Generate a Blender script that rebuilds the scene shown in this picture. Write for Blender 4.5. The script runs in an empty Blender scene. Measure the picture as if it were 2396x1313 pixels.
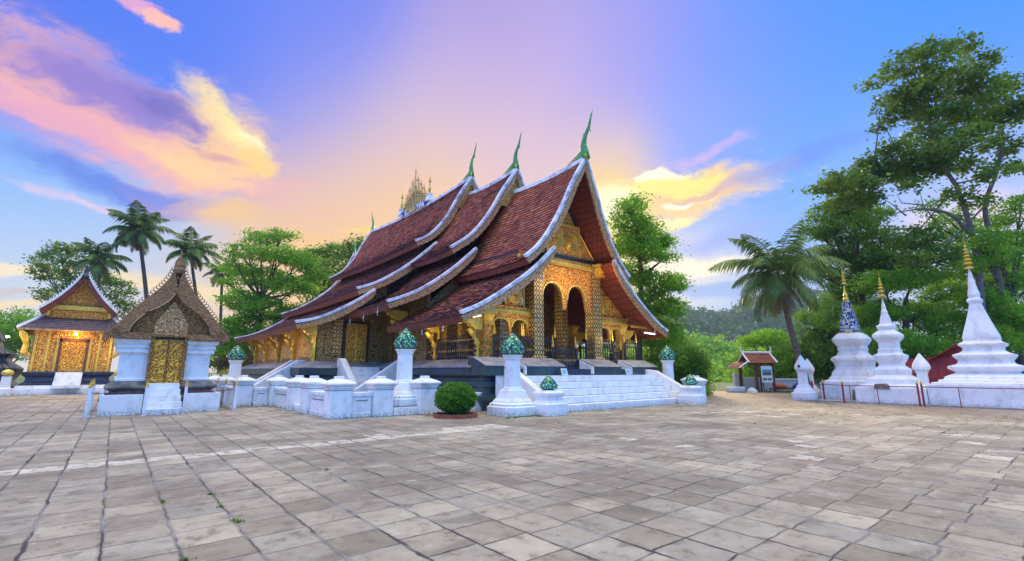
import bpy, math, random
import numpy as np
from mathutils import Vector, noise as mnoise
random.seed(7); RNG = np.random.default_rng(7)
S = bpy.context.scene; C = S.collection
# ------------------------------------------------------------------ camera
FPX = 1107.0; HC = 1.6
PITCH = math.atan(212/FPX); HEAD = math.radians(39.6)
cam = bpy.data.objects.new('camera', bpy.data.cameras.new('camera')); C.objects.link(cam)
cam.data.sensor_width = 36; cam.data.lens = FPX*36/2396
cam.data.clip_start = .1; cam.data.clip_end = 3000
cam.location = (0, 0, HC); cam.rotation_euler = (math.pi/2+PITCH, 0, -HEAD)
S.camera = cam
sh, ch, sp, cp = math.sin(HEAD), math.cos(HEAD), math.sin(PITCH), math.cos(PITCH)
FV = np.array((sh*cp, ch*cp, sp)); RV = np.array((ch, -sh, 0)); UV = np.array((-sh*sp, -ch*sp, cp))
def ray(u, v): return FV + (u-1198)/FPX*RV - (v-656.5)/FPX*UV
def P(u, v, c): p = ray(u, v)*c; return Vector((p[0], p[1], p[2]+HC))      # survey: sight line at depth c
def azel(u, v):
    d = ray(u, v); d = d/np.linalg.norm(d)
    return math.atan2(d[0]*ch-d[1]*sh, d[0]*sh+d[1]*ch), math.asin(d[2])
# ------------------------------------------------------------------ node helpers
def lin(r, g, b):
    f = lambda c: (c/255/12.92) if c/255 <= .04045 else ((c/255+.055)/1.055)**2.4
    return (f(r), f(g), f(b), 1)
class NT:
    def __init__(s, tree): s.t = tree; s.n = tree.nodes; s.l = tree.links
    def new(s, typ, **kw):
        n = s.n.new(typ)
        for k, v in kw.items(): setattr(n, k, v)
        return n
    def put(s, sock, v):
        if isinstance(v, bpy.types.NodeSocket): s.l.new(v, sock)
        elif v is not None:
            if hasattr(sock.default_value, '__len__') and not hasattr(v, '__len__'): v = (v,)*len(sock.default_value)
            sock.default_value = v
    def m(s, op, a, b=None, c=None, clamp=False):
        n = s.new('ShaderNodeMath', operation=op, use_clamp=clamp)
        s.put(n.inputs[0], a)
        if b is not None: s.put(n.inputs[1], b)
        if c is not None: s.put(n.inputs[2], c)
        return n.outputs[0]
    def vm(s, op, a, b=None, sc=None):
        n = s.new('ShaderNodeVectorMath', operation=op); s.put(n.inputs[0], a)
        if b is not None: s.put(n.inputs[1], b)
        if sc is not None: s.put(n.inputs['Scale'], sc)
        return n.outputs['Value'] if op in ('DOT_PRODUCT', 'LENGTH', 'DISTANCE') else n.outputs[0]
    def mix(s, f, a, b, bt='MIX'):
        n = s.new('ShaderNodeMix', data_type='RGBA', blend_type=bt)
        s.put(n.inputs[0], f); s.put(n.inputs[6], a); s.put(n.inputs[7], b); return n.outputs[2]
    def noise(s, vec, scale, detail=3, rough=.55, dist=0, dim='3D'):
        n = s.new('ShaderNodeTexNoise', noise_dimensions=dim)
        if vec is not None: s.put(n.inputs['Vector'], vec)
        n.inputs['Scale'].default_value = scale; n.inputs['Detail'].default_value = detail
        n.inputs['Roughness'].default_value = rough; n.inputs['Distortion'].default_value = dist
        return n.outputs['Fac']
    def ss(s, x, a, b):
        n = s.new('ShaderNodeMapRange', interpolation_type='SMOOTHSTEP'); s.put(n.inputs[0], x)
        n.inputs[1].default_value = a; n.inputs[2].default_value = b; return n.outputs[0]
    def comb(s, x, y, z):
        n = s.new('ShaderNodeCombineXYZ')
        for i, v in enumerate((x, y, z)): s.put(n.inputs[i], v)
        return n.outputs[0]
    def sep(s, v):
        n = s.new('ShaderNodeSeparateXYZ'); s.put(n.inputs[0], v); return n.outputs
    def ramp(s, f, pts):
        n = s.new('ShaderNodeValToRGB'); s.put(n.inputs[0], f); e = n.color_ramp.elements
        while len(e) < len(pts): e.new(.5)
        for k, (p, c) in enumerate(pts): e[k].position = p; e[k].color = c
        return n.outputs[0]
    def bump(s, h, strength=.5, dist=.02):
        n = s.new('ShaderNodeBump'); s.put(n.inputs['Height'], h)
        n.inputs['Strength'].default_value = strength; n.inputs['Distance'].default_value = dist; return n.outputs[0]
# ------------------------------------------------------------------ sky
W = bpy.data.worlds.new('World'); S.world = W; W.use_nodes = True
W.cycles.sampling_method = 'MANUAL'; W.cycles.sample_map_resolution = 512
w = NT(W.node_tree); w.n.clear()
SUN_AZ, SUN_EL = azel(1425, 560)                       # low sun behind the clouds, right of the temple
tc = w.new('ShaderNodeTexCoord').outputs['Generated']
dx = w.vm('DOT_PRODUCT', tc, (ch, -sh, 0)); dy = w.vm('DOT_PRODUCT', tc, (sh, ch, 0)); dz = w.sep(tc)[2]
az = w.m('ARCTAN2', dx, dy); el = w.m('ARCSINE', dz)
ae = w.comb(az, el, 0.0)
anchors = [  # picture direction, colour, spread
 ((0, 0), (66, 108, 236), .40), ((450, 60), (88, 128, 240), .33), ((800, 60), (112, 132, 236), .28), ((1150, 60), (156, 144, 218), .27),
 ((1500, 40), (150, 150, 232), .25), ((1800, 60), (92, 146, 255), .3), ((2150, 60), (72, 150, 255), .35), ((2396, 100), (70, 150, 255), .35),
 ((750, 280), (146, 152, 232), .22), ((1100, 250), (214, 188, 216), .25), ((930, 320), (206, 186, 216), .2), ((1400, 200), (184, 170, 232), .25), ((1250, 180), (196, 174, 224), .22), ((1700, 220), (132, 158, 250), .25),
 ((800, 450), (238, 200, 180), .22), ((1000, 450), (255, 208, 130), .24), ((1230, 330), (236, 200, 186), .18), ((1430, 400), (255, 216, 120), .15),
 ((1650, 330), (150, 172, 246), .16), ((1900, 400), (104, 176, 255), .25), ((150, 420), (126, 184, 250), .25), ((0, 560), (160, 210, 250), .25),
 ((330, 600), (186, 206, 232), .2), ((700, 560), (255, 200, 100), .22), ((900, 500), (255, 202, 110), .22), ((450, 690), (255, 214, 150), .15), ((60, 720), (255, 232, 190), .2),
 ((1680, 560), (170, 190, 240), .14), ((1640, 640), (255, 240, 214), .10), ((1500, 640), (255, 232, 160), .12), ((1700, 720), (168, 196, 232), .12), ((2250, 500), (214, 214, 255), .25), ((2300, 700), (180, 200, 240), .3)]
tot = None; wsum = None
for (px, col, s_) in anchors:
    a, e = azel(*px)
    q = w.vm('DISTANCE', ae, (a, e, 0)); q = w.m('DIVIDE', q, s_*.62); q = w.m('MULTIPLY', q, q); g = w.m('EXPONENT', w.m('MULTIPLY', q, -1.0))
    cc = w.vm('SCALE', lin(*col)[:3], sc=g)
    tot = cc if tot is None else w.vm('ADD', tot, cc); wsum = g if wsum is None else w.m('ADD', wsum, g)
# the rest of the sky dome: bright lavender zenith, blue eastern half
wback = .004
upf = w.ss(el, .70, 1.15)
backc = w.mix(upf, (.18, .74, 2.0, 1), (3.1, 2.75, 2.1, 1))
backc = w.mix(w.m('MULTIPLY', w.m('SUBTRACT', 1.0, upf), w.ss(w.m('ABSOLUTE', w.m('SUBTRACT', az, -1.7)), .9, .2)), backc, (.95, .95, 2.1, 1))
backc = w.mix(w.ss(el, .02, -.10), backc, (.12, .11, .10, 1))
tot = w.vm('ADD', tot, w.vm('SCALE', backc, sc=wback)); wsum = w.m('ADD', wsum, wback)
sky = w.vm('SCALE', tot, sc=w.m('DIVIDE', 1.0, wsum))
nz = w.new('ShaderNodeTexNoise'); w.put(nz.inputs['Vector'], ae); nz.inputs['Scale'].default_value = 5; nz.inputs['Detail'].default_value = 4
warp = w.vm('SCALE', w.vm('SUBTRACT', nz.outputs['Color'], (.5, .5, .5)), sc=.10)
aew = w.vm('ADD', ae, warp)
fA = w.noise(w.vm('MULTIPLY', aew, (5.0, 12.0, 1)), 1.0, 12, .68); fB = w.noise(w.vm('ADD', w.vm('MULTIPLY', aew, (22.0, 44.0, 1)), (5, 2, 0)), 1.0, 8, .65)
fb = w.m('ADD', w.m('MULTIPLY', fA, .62), w.m('MULTIPLY', fB, .38))
fC = w.noise(w.vm('ADD', w.vm('MULTIPLY', aew, (13.0, 30.0, 1)), (3.1, 7.7, 0)), 1.0, 12, .7); fb2 = w.m('ADD', w.m('MULTIPLY', fC, .8), w.m('MULTIPLY', fB, .2))
def ell(px, rx, ry, tilt=0, src=aew):
    a, e = azel(*px); d = w.vm('SUBTRACT', src, (a, e, 0))
    c_, s_ = math.cos(math.radians(tilt)), math.sin(math.radians(tilt))
    x = w.m('DIVIDE', w.vm('DOT_PRODUCT', d, (c_, -s_, 0)), rx/1127); y = w.m('DIVIDE', w.vm('DOT_PRODUCT', d, (s_, c_, 0)), ry/1127)
    return w.m('SUBTRACT', 1.0, w.m('SQRT', w.m('ADD', w.m('MULTIPLY', x, x), w.m('MULTIPLY', y, y))))
def cloud(px, rx, ry, tilt, col, n=None, k=1.2, a=0, b=.6, op=1.0):
    global sky
    mk = ell(px, rx, ry, tilt)
    mk = w.m('ADD', mk, w.m('MULTIPLY', w.m('SUBTRACT', n if n is not None else fb, .5), k))
    mk = w.m('MULTIPLY', w.ss(mk, a, b), op)
    sky = w.mix(mk, sky, lin(*col))
cloud((40, 130), 330, 60, 25, (58, 88, 200), fb, 2.4, .1, .8, .8)
cloud((150, 60), 300, 40, 18, (110, 120, 222), fb, 2.6, .2, .9, .6)
cloud((310, 8), 70, 20, 12, (232, 168, 208), fb2, 2.6, .1, .7, .9)
cloud((365, 57), 60, 17, 8, (255, 190, 180), fb2, 2.0, .15, .6)
cloud((60, 240), 330, 90, 8, (176, 150, 222), fb, 2.0, .1, .7, .95)
cloud((330, 300), 400, 115, 15, (244, 180, 176), fb, 1.9, .0, .6)
cloud((520, 340), 165, 135, 30, (255, 206, 150), fb, 2.0, .05, .75)
cloud((270, 215), 230, 66, 6, (120, 112, 210), fb, 2.4, .05, .7, .85)
cloud((380, 235), 120, 40, 5, (104, 100, 190), fb, 2.2, .1, .8, .7)
cloud((100, 270), 220, 40, 5, (236, 168, 190), fb2, 2.4, .1, .8, .8)
cloud((500, 240), 120, 44, 38, (255, 222, 160), fb2, 2.2, .1, .9, .85)
cloud((570, 300), 120, 36, 36, (255, 236, 160), fb2, 2.4, .05, .85)
cloud((600, 315), 70, 14, 30, (255, 252, 220), fb2, 2.6, .15, 1.2, .7)
cloud((615, 385), 70, 46, 20, (255, 214, 130), fb2, 2.0, .05, .6, .9)
cloud((450, 385), 180, 30, 14, (255, 212, 150), fb, 2.0, .05, .7, .9)
cloud((530, 370), 80, 20, 10, (214, 160, 166), fb, 2.2, .05, .8, .8)
cloud((350, 452), 260, 34, 6, (88, 126, 226), fb, 2.2, .05, .7, .9)
cloud((430, 480), 150, 26, 8, (150, 140, 214), fb, 2.2, .1, .7, .8)
cloud((190, 470), 170, 14, 5, (246, 208, 224), fb2, 2.4, .1, .9, .7)
cloud((540, 505), 130, 44, 3, (255, 206, 120), fb, 2.2, .05, .9, .85)
cloud((70, 630), 280, 26, 0, (255, 236, 190), fb2, 2.8, .2, .9, .95)
cloud((80, 690), 260, 20, 3, (206, 190, 180), fb, 2.8, .3, .9, .8)
cloud((60, 720), 200, 16, 0, (255, 226, 170), fb2, 2.6, .1, .9, .9)
cloud((420, 660), 200, 30, 0, (255, 226, 160), fb2, 2.4, .1, .9, .85)
cloud((830, 610), 260, 70, 0, (255, 206, 110), None, .3, 0, .9, .6)
cloud((850, 548), 60, 9, -6, (255, 214, 110), fb2, 1.6, 0, .7, .8)
cloud((1400, 500), 200, 140, 0, (255, 212, 84), None, .3, 0, .8, .85)
cloud((1590, 450), 250, 74, 3, (255, 214, 140), fb, 2.2, .0, .6)
cloud((1640, 440), 170, 40, 6, (236, 184, 150), fb, 2.4, .1, .7, .8)
cloud((1560, 425), 190, 42, 3, (255, 238, 130), fb2, 2.6, .1, .6)
cloud((1530, 402), 120, 18, 0, (255, 255, 222), fb2, 2.8, .2, .7)
cloud((1600, 470), 90, 12, 4, (255, 255, 220), fb2, 2.6, .2, .7)
cloud((1590, 515), 130, 18, -6, (255, 242, 170), fb2, 2.6, .1, .7)
cloud((1425, 485), 100, 80, 0, (255, 252, 200), None, .3, 0, .7)
cloud((1640, 355), 170, 26, -10, (232, 184, 220), fb2, 2.6, .2, 1.2, .6)
cloud((1850, 390), 280, 26, -8, (104, 142, 236), fb, 2.0, .1, .9, .6)
cloud((1700, 555), 200, 30, -8, (150, 172, 240), fb, 2.0, 0, .9, .8)
cloud((1620, 622), 190, 28, 0, (255, 246, 214), fb2, 1.8, 0, .6)
cloud((1680, 675), 240, 24, 0, (146, 176, 232), fb, 2.0, 0, .6, .9)
cloud((1700, 735), 200, 12, -3, (250, 232, 236), fb2, 2.0, .1, .8, .9)
cloud((2300, 520), 160, 60, 0, (255, 224, 232), fb2, 2.2, 0, .9, .8)
nish = w.new('ShaderNodeTexSky', sky_type='NISHITA', sun_disc=False, sun_elevation=SUN_EL, sun_rotation=HEAD+SUN_AZ)
SKYGAIN = 1.0
hs = w.new('ShaderNodeHueSaturation'); hs.inputs['Saturation'].default_value = 1.02; hs.inputs['Value'].default_value = .97; w.put(hs.inputs['Color'], sky); sky = hs.outputs[0]
b1 = w.new('ShaderNodeBackground'); w.put(b1.inputs[0], sky); b1.inputs[1].default_value = SKYGAIN
b2 = w.new('ShaderNodeBackground'); w.put(b2.inputs[0], nish.outputs[0]); b2.inputs[1].default_value = .004
ad = w.new('ShaderNodeAddShader'); w.l.new(b1.outputs[0], ad.inputs[0]); w.l.new(b2.outputs[0], ad.inputs[1])
w.l.new(ad.outputs[0], w.new('ShaderNodeOutputWorld').inputs[0])
# sun
sl = bpy.data.lights.new('sun', 'SUN'); sl.energy = 3.4; sl.angle = math.radians(12); sl.color = (1, .78, .5)
so = bpy.data.objects.new('sun', sl); C.objects.link(so)
az_w = HEAD+SUN_AZ
sd = Vector((math.sin(az_w)*math.cos(SUN_EL), math.cos(az_w)*math.cos(SUN_EL), math.sin(SUN_EL)))
so.rotation_euler = sd.to_track_quat('Z', 'Y').to_euler()
S.view_settings.view_transform = 'Standard'; S.view_settings.look = 'None'; S.view_settings.gamma = 1; S.view_settings.exposure = 0.15
S.cycles.volume_bounces = 0; S.cycles.max_bounces = 6; S.cycles.transparent_max_bounces = 8
S.cycles.use_denoising = True; S.cycles.caustics_reflective = False; S.cycles.caustics_refractive = False
# ------------------------------------------------------------------ materials
MAT = {}
def newmat(name):
    m = bpy.data.materials.new(name); m.use_nodes = True; n = NT(m.node_tree); n.n.clear()
    b = n.new('ShaderNodeBsdfPrincipled'); o = n.new('ShaderNodeOutputMaterial'); n.l.new(b.outputs[0], o.inputs[0])
    MAT[name] = m; return n, b, o
def oc(n): return n.new('ShaderNodeTexCoord').outputs['Object']
def plain(name, col, rough=.6, metal=0, var=.25, sc=3, bump=.2, col2=None, emit=None):
    n, b, o = newmat(name); v = oc(n); f = n.noise(v, sc, 5, .6)
    c2 = col2 if col2 else tuple(c*(1-var) for c in col)
    n.put(b.inputs['Base Color'], n.mix(n.ss(f, .3, .7), (*col, 1), (*c2, 1)))
    b.inputs['Roughness'].default_value = rough; b.inputs['Metallic'].default_value = metal
    if bump: n.put(b.inputs['Normal'], n.bump(n.noise(v, sc*8, 4), bump, .02))
    if emit: n.put(b.inputs['Emission Color'], (*emit[0], 1)); b.inputs['Emission Strength'].default_value = emit[1]
    return n, b
def whitewash():
    n, b, o = newmat('white_plaster'); v = oc(n)
    st = n.noise(n.vm('MULTIPLY', v, (1.4, 1.4, .8)), 1.6, 7, .7); sp_ = n.noise(v, 14, 5, .7)
    c = n.mix(n.ss(st, .45, .75), (.86, .85, .83, 1), (.58, .57, .55, 1)); st2 = n.noise(n.vm('MULTIPLY', v, (2.2, 2.2, .9)), 1.5, 7, .7); c = n.mix(n.m('MULTIPLY', n.ss(st2, .56, .74), .35), c, (.42, .41, .38, 1))
    z = n.sep(n.new('ShaderNodeNewGeometry').outputs['Position'])[2]
    dirt = n.m('MULTIPLY', n.ss(z, .28, .0), n.ss(sp_, .42, .62))
    c = n.mix(dirt, c, (.30, .28, .22, 1)); c = n.mix(n.ss(sp_, .70, .78), c, (.45, .43, .42, 1))
    n.put(b.inputs['Base Color'], c); b.inputs['Roughness'].default_value = .75
    n.put(b.inputs['Normal'], n.bump(n.noise(v, 9, 6, .6), .35, .03))
whitewash()
def verge():
    n, b, o = newmat('weathered_white_stucco'); v = oc(n)
    f = n.noise(v, 1.7, 7, .7); g = n.noise(v, 9, 5, .7)
    c = n.mix(n.ss(f, .46, .62), (.80, .80, .84, 1), (.36, .38, .47, 1)); c = n.mix(n.ss(g, .58, .7), c, (.20, .20, .26, 1))
    n.put(b.inputs['Base Color'], c); b.inputs['Roughness'].default_value = .8; n.put(b.inputs['Normal'], n.bump(g, .5, .03))
verge()
def tiles(name, cols, rough=.55):
    n, b, o = newmat(name); g = n.new('ShaderNodeNewGeometry'); r = g.outputs['Random Per Island']; v = oc(n)
    c = n.ramp(r, [(i/(len(cols)-1), (*cc, 1)) for i, cc in enumerate(cols)])
    f = n.noise(v, .8, 5, .65); c = n.mix(n.ss(f, .45, .75), c, (cols[0][0], cols[0][1]*.9, cols[0][2]*1.1, 1))
    f2 = n.noise(v, 7, 4, .7); c = n.mix(n.m('MULTIPLY', n.ss(f2, .6, .75), .5), c, (.36, .33, .38, 1))
    n.put(b.inputs['Base Color'], c); b.inputs['Roughness'].default_value = rough
    n.put(b.inputs['Normal'], n.bump(n.noise(v, 30, 3), .3, .01))
tiles('maroon_roof_tiles', [(.32, .055, .022), (.56, .11, .035), (.74, .20, .06), (.46, .07, .025), (.85, .32, .13), (.54, .09, .03), (.48, .25, .18)])
tiles('grey_brown_roof_tiles', [(.16, .09, .07), (.24, .14, .11), (.32, .14, .10), (.18, .11, .09)])
tiles('orange_roof_tiles', [(.38, .10, .04), (.5, .15, .06), (.3, .07, .03)])
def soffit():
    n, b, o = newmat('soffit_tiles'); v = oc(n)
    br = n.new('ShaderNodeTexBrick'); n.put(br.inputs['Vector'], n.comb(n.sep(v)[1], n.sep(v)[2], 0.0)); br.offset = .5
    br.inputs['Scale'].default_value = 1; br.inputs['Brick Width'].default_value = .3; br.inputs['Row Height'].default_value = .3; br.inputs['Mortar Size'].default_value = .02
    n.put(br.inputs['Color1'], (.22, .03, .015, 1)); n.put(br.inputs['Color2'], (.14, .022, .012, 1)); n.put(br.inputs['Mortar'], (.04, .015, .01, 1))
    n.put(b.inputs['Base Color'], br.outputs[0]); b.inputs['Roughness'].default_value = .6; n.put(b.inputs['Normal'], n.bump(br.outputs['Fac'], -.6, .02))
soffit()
def carved(name, hi, lo, sc=3.0, k=5, rough=.42, metal=.35, bump=.9, fine=0):
    # scrollwork: rosettes ringed by curling leaves, in relief
    n, b, o = newmat(name); v = oc(n)
    nt_ = n.new('ShaderNodeTexNoise'); n.put(nt_.inputs['Vector'], v); nt_.inputs['Scale'].default_value = sc*1.6; nt_.inputs['Detail'].default_value = 2
    vw = n.vm('ADD', v, n.vm('SCALE', n.vm('SUBTRACT', nt_.outputs['Color'], (.5, .5, .5)), sc=.55/sc))
    vo = n.new('ShaderNodeTexVoronoi'); n.put(vo.inputs['Vector'], vw); vo.inputs['Scale'].default_value = sc
    rings = n.m('SINE', n.m('MULTIPLY', vo.outputs['Distance'], k*6.283))
    v2 = n.new('ShaderNodeTexVoronoi'); n.put(v2.inputs['Vector'], vw); v2.inputs['Scale'].default_value = sc*3.3
    h = n.m('ADD', n.m('MULTIPLY', rings, .55), n.m('MULTIPLY', n.m('SUBTRACT', .55, v2.outputs['Distance']), 1.6))
    f = n.ss(h, -.35, .35)
    n.put(b.inputs['Base Color'], n.mix(f, (*lo, 1), (*hi, 1)))
    n.put(b.inputs['Metallic'], n.m('MULTIPLY', f, metal)); b.inputs['Roughness'].default_value = rough
    n.put(b.inputs['Normal'], n.bump(h, bump, .03))
carved('gilded_carving', (.90, .52, .08), (.42, .08, .02), 3.4, 3.2)
carved('gilded_carving_fine', (.86, .52, .10), (.20, .07, .02), 6, 3)
carved('gilded_fascia', (.85, .55, .25), (.30, .10, .04), 7, 3, .6, .2)
carved('dark_stencil_wall', (.42, .27, .07), (.035, .022, .012), 4.2, 3, .5, .3, .3)
carved('gold_wall_relief', (.90, .54, .10), (.40, .11, .02), 3.4, 3, .45, .3, 1)
carved('gold_door_relief', (.90, .50, .05), (.34, .13, .02), 3.4, 3.4, .4, .35, 1)
carved('old_stone_carving', (.42, .22, .09), (.25, .12, .05), 6, 2.5, .85, 0, .8)
carved('old_gilt_carving', (.52, .26, .07), (.20, .085, .025), 5, 3, .6, .2, 1)
plain('plain_gold', (.88, .56, .07), .35, .35, .35, 5, .3)
plain('pale_gold', (.80, .60, .12), .4, .3, .3, 6, .3)
plain('bronze_gold', (.62, .40, .08), .4, .35, .5, 3, .3, (.22, .14, .04))
plain('dark_timber', (.055, .03, .02), .6, 0, .5, 4, .3)
plain('black_lacquer', (.018, .016, .018), .35, 0, .4, 4, .2)
plain('red_brown_timber', (.22, .045, .018), .6, 0, .5, 2.5, .3)
plain('brown_post', (.16, .05, .025), .6, 0, .4, 3, .3)
plain('grey_coping', (.44, .41, .37), .6, 0, .5, 2.2, .5, (.20, .20, .22))
plain('tile_edge_shade', (.07, .025, .022), .9, 0, .5, 3, 0)  # dark colour standing in for the shadow gaps between tile courses
plain('aged_stone', (.30, .26, .21), .9, 0, .6, 2.5, .7, (.10, .09, .07))
plain('green_glaze', (.07, .45, .07), .35, 0, .6, 3, .3, (.04, .20, .05))
plain('dark_glaze', (.02, .05, .035), .35, 0, .4, 5, .3)
plain('navy_tile', (.02, .035, .08), .3, 0, .5, 3, .3)
plain('red_paint', (.30, .015, .012), .4, 0, .3, 5, .1)
plain('red_tarp', (.32, .012, .012), .5, 0, .4, 3, .5)
plain('iron', (.05, .05, .055), .4, .6, .3, 5, .1)
plain('pale_metal', (.6, .6, .62), .4, .5, .2, 5, .1)
plain('soil', (.08, .06, .04), .95, 0, .5, 6, .8)
plain('stone_slab', (.5, .48, .42), .8, 0, .3, 4, .4)
plain('bark', (.15, .12, .10), .9, 0, .5, 6, .9, (.07, .055, .045))
plain('pale_bark', (.26, .20, .17), .85, 0, .4, 5, .7, (.13, .10, .085))
plain('palm_bark', (.22, .15, .10), .9, 0, .5, 7, .9, (.08, .06, .05))
plain('tube_light', (.9, .9, .8), .3, 0, 0, 3, 0, emit=((1, .93, .62), 6))
plain('warm_lamp', (.9, .6, .3), .3, 0, 0, 3, 0, emit=((1, .45, .12), 30))
plain('white_lamp', (.9, .9, .9), .3, 0, 0, 3, 0, emit=((1, .95, .85), 40))
plain('terracotta', (.42, .12, .05), .8, 0, .4, 6, .5)
plain('turquoise', (.08, .38, .34), .3, 0, .3, 4, .2)
plain('cobalt', (.02, .05, .5), .3, 0, .3, 4, .2)
plain('orange_cloth', (.6, .14, .03), .8, 0, .3, 4, .4)
plain('blue_cloth', (.03, .05, .3), .8, 0, .3, 4, .4)
plain('sign_white', (.75, .85, .86), .4, 0, .1, 4, 0)
plain('print_dark', (.05, .07, .08), .5, 0, .1, 4, 0)
plain('print_blue', (.10, .35, .62), .5, 0, .3, 9, 0)
plain('print_green', (.07, .16, .04), .5, 0, .6, 30, 0, (.22, .10, .03))
def base_wall():
    n, b, o = newmat('dark_green_tile_wall'); v = oc(n); f = n.noise(v, 1.3, 5, .6); g = n.noise(v, 3.5, 6, .7)
    c = n.mix(n.ss(f, .35, .6), (.022, .045, .05, 1), (.045, .08, .075, 1)); c = n.mix(n.ss(g, .60, .66), c, (.03, .045, .45, 1))
    g2 = n.noise(v, 20, 4, .7); c = n.mix(n.ss(g2, .62, .7), c, (.16, .17, .16, 1))
    n.put(b.inputs['Base Color'], c); b.inputs['Roughness'].default_value = .32; n.put(b.inputs['Normal'], n.bump(n.noise(v, 12, 5), .35, .02))
base_wall()
def lattice():
    n, b, o = newmat('lattice_stencil'); x, y, z = n.sep(oc(n))
    s_ = n.m('ADD', x, y); k = 2*math.pi/.36
    a = n.m('COSINE', n.m('MULTIPLY', s_, k)); c_ = n.m('COSINE', n.m('MULTIPLY', z, k*.8))
    d = n.m('ADD', a, c_); e = n.m('ABSOLUTE', d)
    f = n.m('MAXIMUM', n.ss(e, .55, .25), n.ss(e, 1.35, 1.6))
    f = n.m('MULTIPLY', f, n.ss(n.noise(oc(n), 9, 3), .25, .5))
    n.put(b.inputs['Base Color'], n.mix(f, (.02, .016, .014, 1), (.72, .46, .12, 1))); n.put(b.inputs['Metallic'], n.m('MULTIPLY', f, .35))
    b.inputs['Roughness'].default_value = .4; n.put(b.inputs['Normal'], n.bump(f, .3, .01))
lattice()
def mosaic(name, cols, sc=16, rough=.12):
    n, b, o = newmat(name); v = oc(n); vo = n.new('ShaderNodeTexVoronoi'); n.put(vo.inputs['Vector'], v); vo.inputs['Scale'].default_value = sc
    wn = n.new('ShaderNodeSeparateColor'); n.l.new(vo.outputs['Color'], wn.inputs[0])
    c = n.ramp(wn.outputs[0], [(i/len(cols), (*cc, 1)) for i, cc in enumerate(cols)])
    c.node.color_ramp.interpolation = 'CONSTANT'
    ve = n.new('ShaderNodeTexVoronoi', feature='DISTANCE_TO_EDGE'); n.put(ve.inputs['Vector'], v); ve.inputs['Scale'].default_value = sc
    gr = n.ss(ve.outputs[0], .0, .06)
    n.put(b.inputs['Base Color'], n.mix(gr, (.05, .05, .05, 1), c)); b.inputs['Roughness'].default_value = rough; b.inputs['Metallic'].default_value = .15
    h = n.m('ADD', n.m('MULTIPLY', wn.outputs[1], 1.0), gr); n.put(b.inputs['Normal'], n.bump(h, .9, .03))
mosaic('green_glass_mosaic', [(.015, .14, .13), (.03, .34, .12), (.015, .09, .16), (.35, .8, .15), (.02, .20, .24), (.06, .42, .30), (.55, .9, .5)])
mosaic('blue_white_mosaic', [(.02, .05, .5), (.8, .8, .8), (.02, .08, .4), (.75, .75, .5), (.1, .4, .3), (.03, .05, .55), (.8, .8, .85)], 13, .2)
mosaic('ridge_mosaic', [(.8, .8, .8), (.08, .45, .42), (.8, .82, .85), (.03, .06, .5), (.75, .5, .1)], 1.6, .2)
def leafmat(name, c1, c2, c3, tr=.35):
    n, b, o = newmat(name); g = n.new('ShaderNodeNewGeometry'); r = g.outputs['Random Per Island']
    cl = n.noise(oc(n), .55, 2, .5)
    c = n.mix(r, (*c1, 1), (*c2, 1)); c = n.mix(n.ss(cl, .42, .68), c, (*c3, 1))
    n.put(b.inputs['Base Color'], c); b.inputs['Roughness'].default_value = .5; b.inputs['Specular IOR Level'].default_value = .3
    t = n.new('ShaderNodeBsdfTranslucent'); n.put(t.inputs[0], n.mix(.3, c, (.5, .8, .05, 1)))
    mx = n.new('ShaderNodeMixShader'); mx.inputs[0].default_value = tr
    n.l.new(b.outputs[0], mx.inputs[1]); n.l.new(t.outputs[0], mx.inputs[2]); n.l.new(mx.outputs[0], o.inputs[0])
leafmat('leaves_mid', (.06, .22, .012), (.18, .44, .02), (.32, .58, .03), .45)
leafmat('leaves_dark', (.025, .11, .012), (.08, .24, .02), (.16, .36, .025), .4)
leafmat('leaves_bright', (.20, .46, .02), (.32, .58, .03), (.10, .30, .02), .4)
leafmat('leaves_olive', (.03, .09, .012), (.09, .20, .02), (.20, .32, .03), .3)
leafmat('leaves_far', (.015, .07, .03), (.04, .14, .045), (.08, .21, .04), .2)
leafmat('leaves_hedge', (.03, .13, .012), (.14, .36, .02), (.05, .18, .015), .3)
leafmat('leaves_yellow', (.45, .34, .02), (.30, .32, .03), (.16, .26, .03))
leafmat('leaves_red', (.12, .03, .03), (.07, .05, .03), (.05, .09, .02))
leafmat('palm_leaves', (.015, .06, .015), (.09, .19, .03), (.20, .28, .05), .15)
leafmat('dry_palm_leaves', (.18, .10, .05), (.28, .20, .08), (.10, .06, .04), .2)
leafmat('grass_blades', (.08, .20, .02), (.20, .30, .04), (.12, .24, .03), .3)
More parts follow.
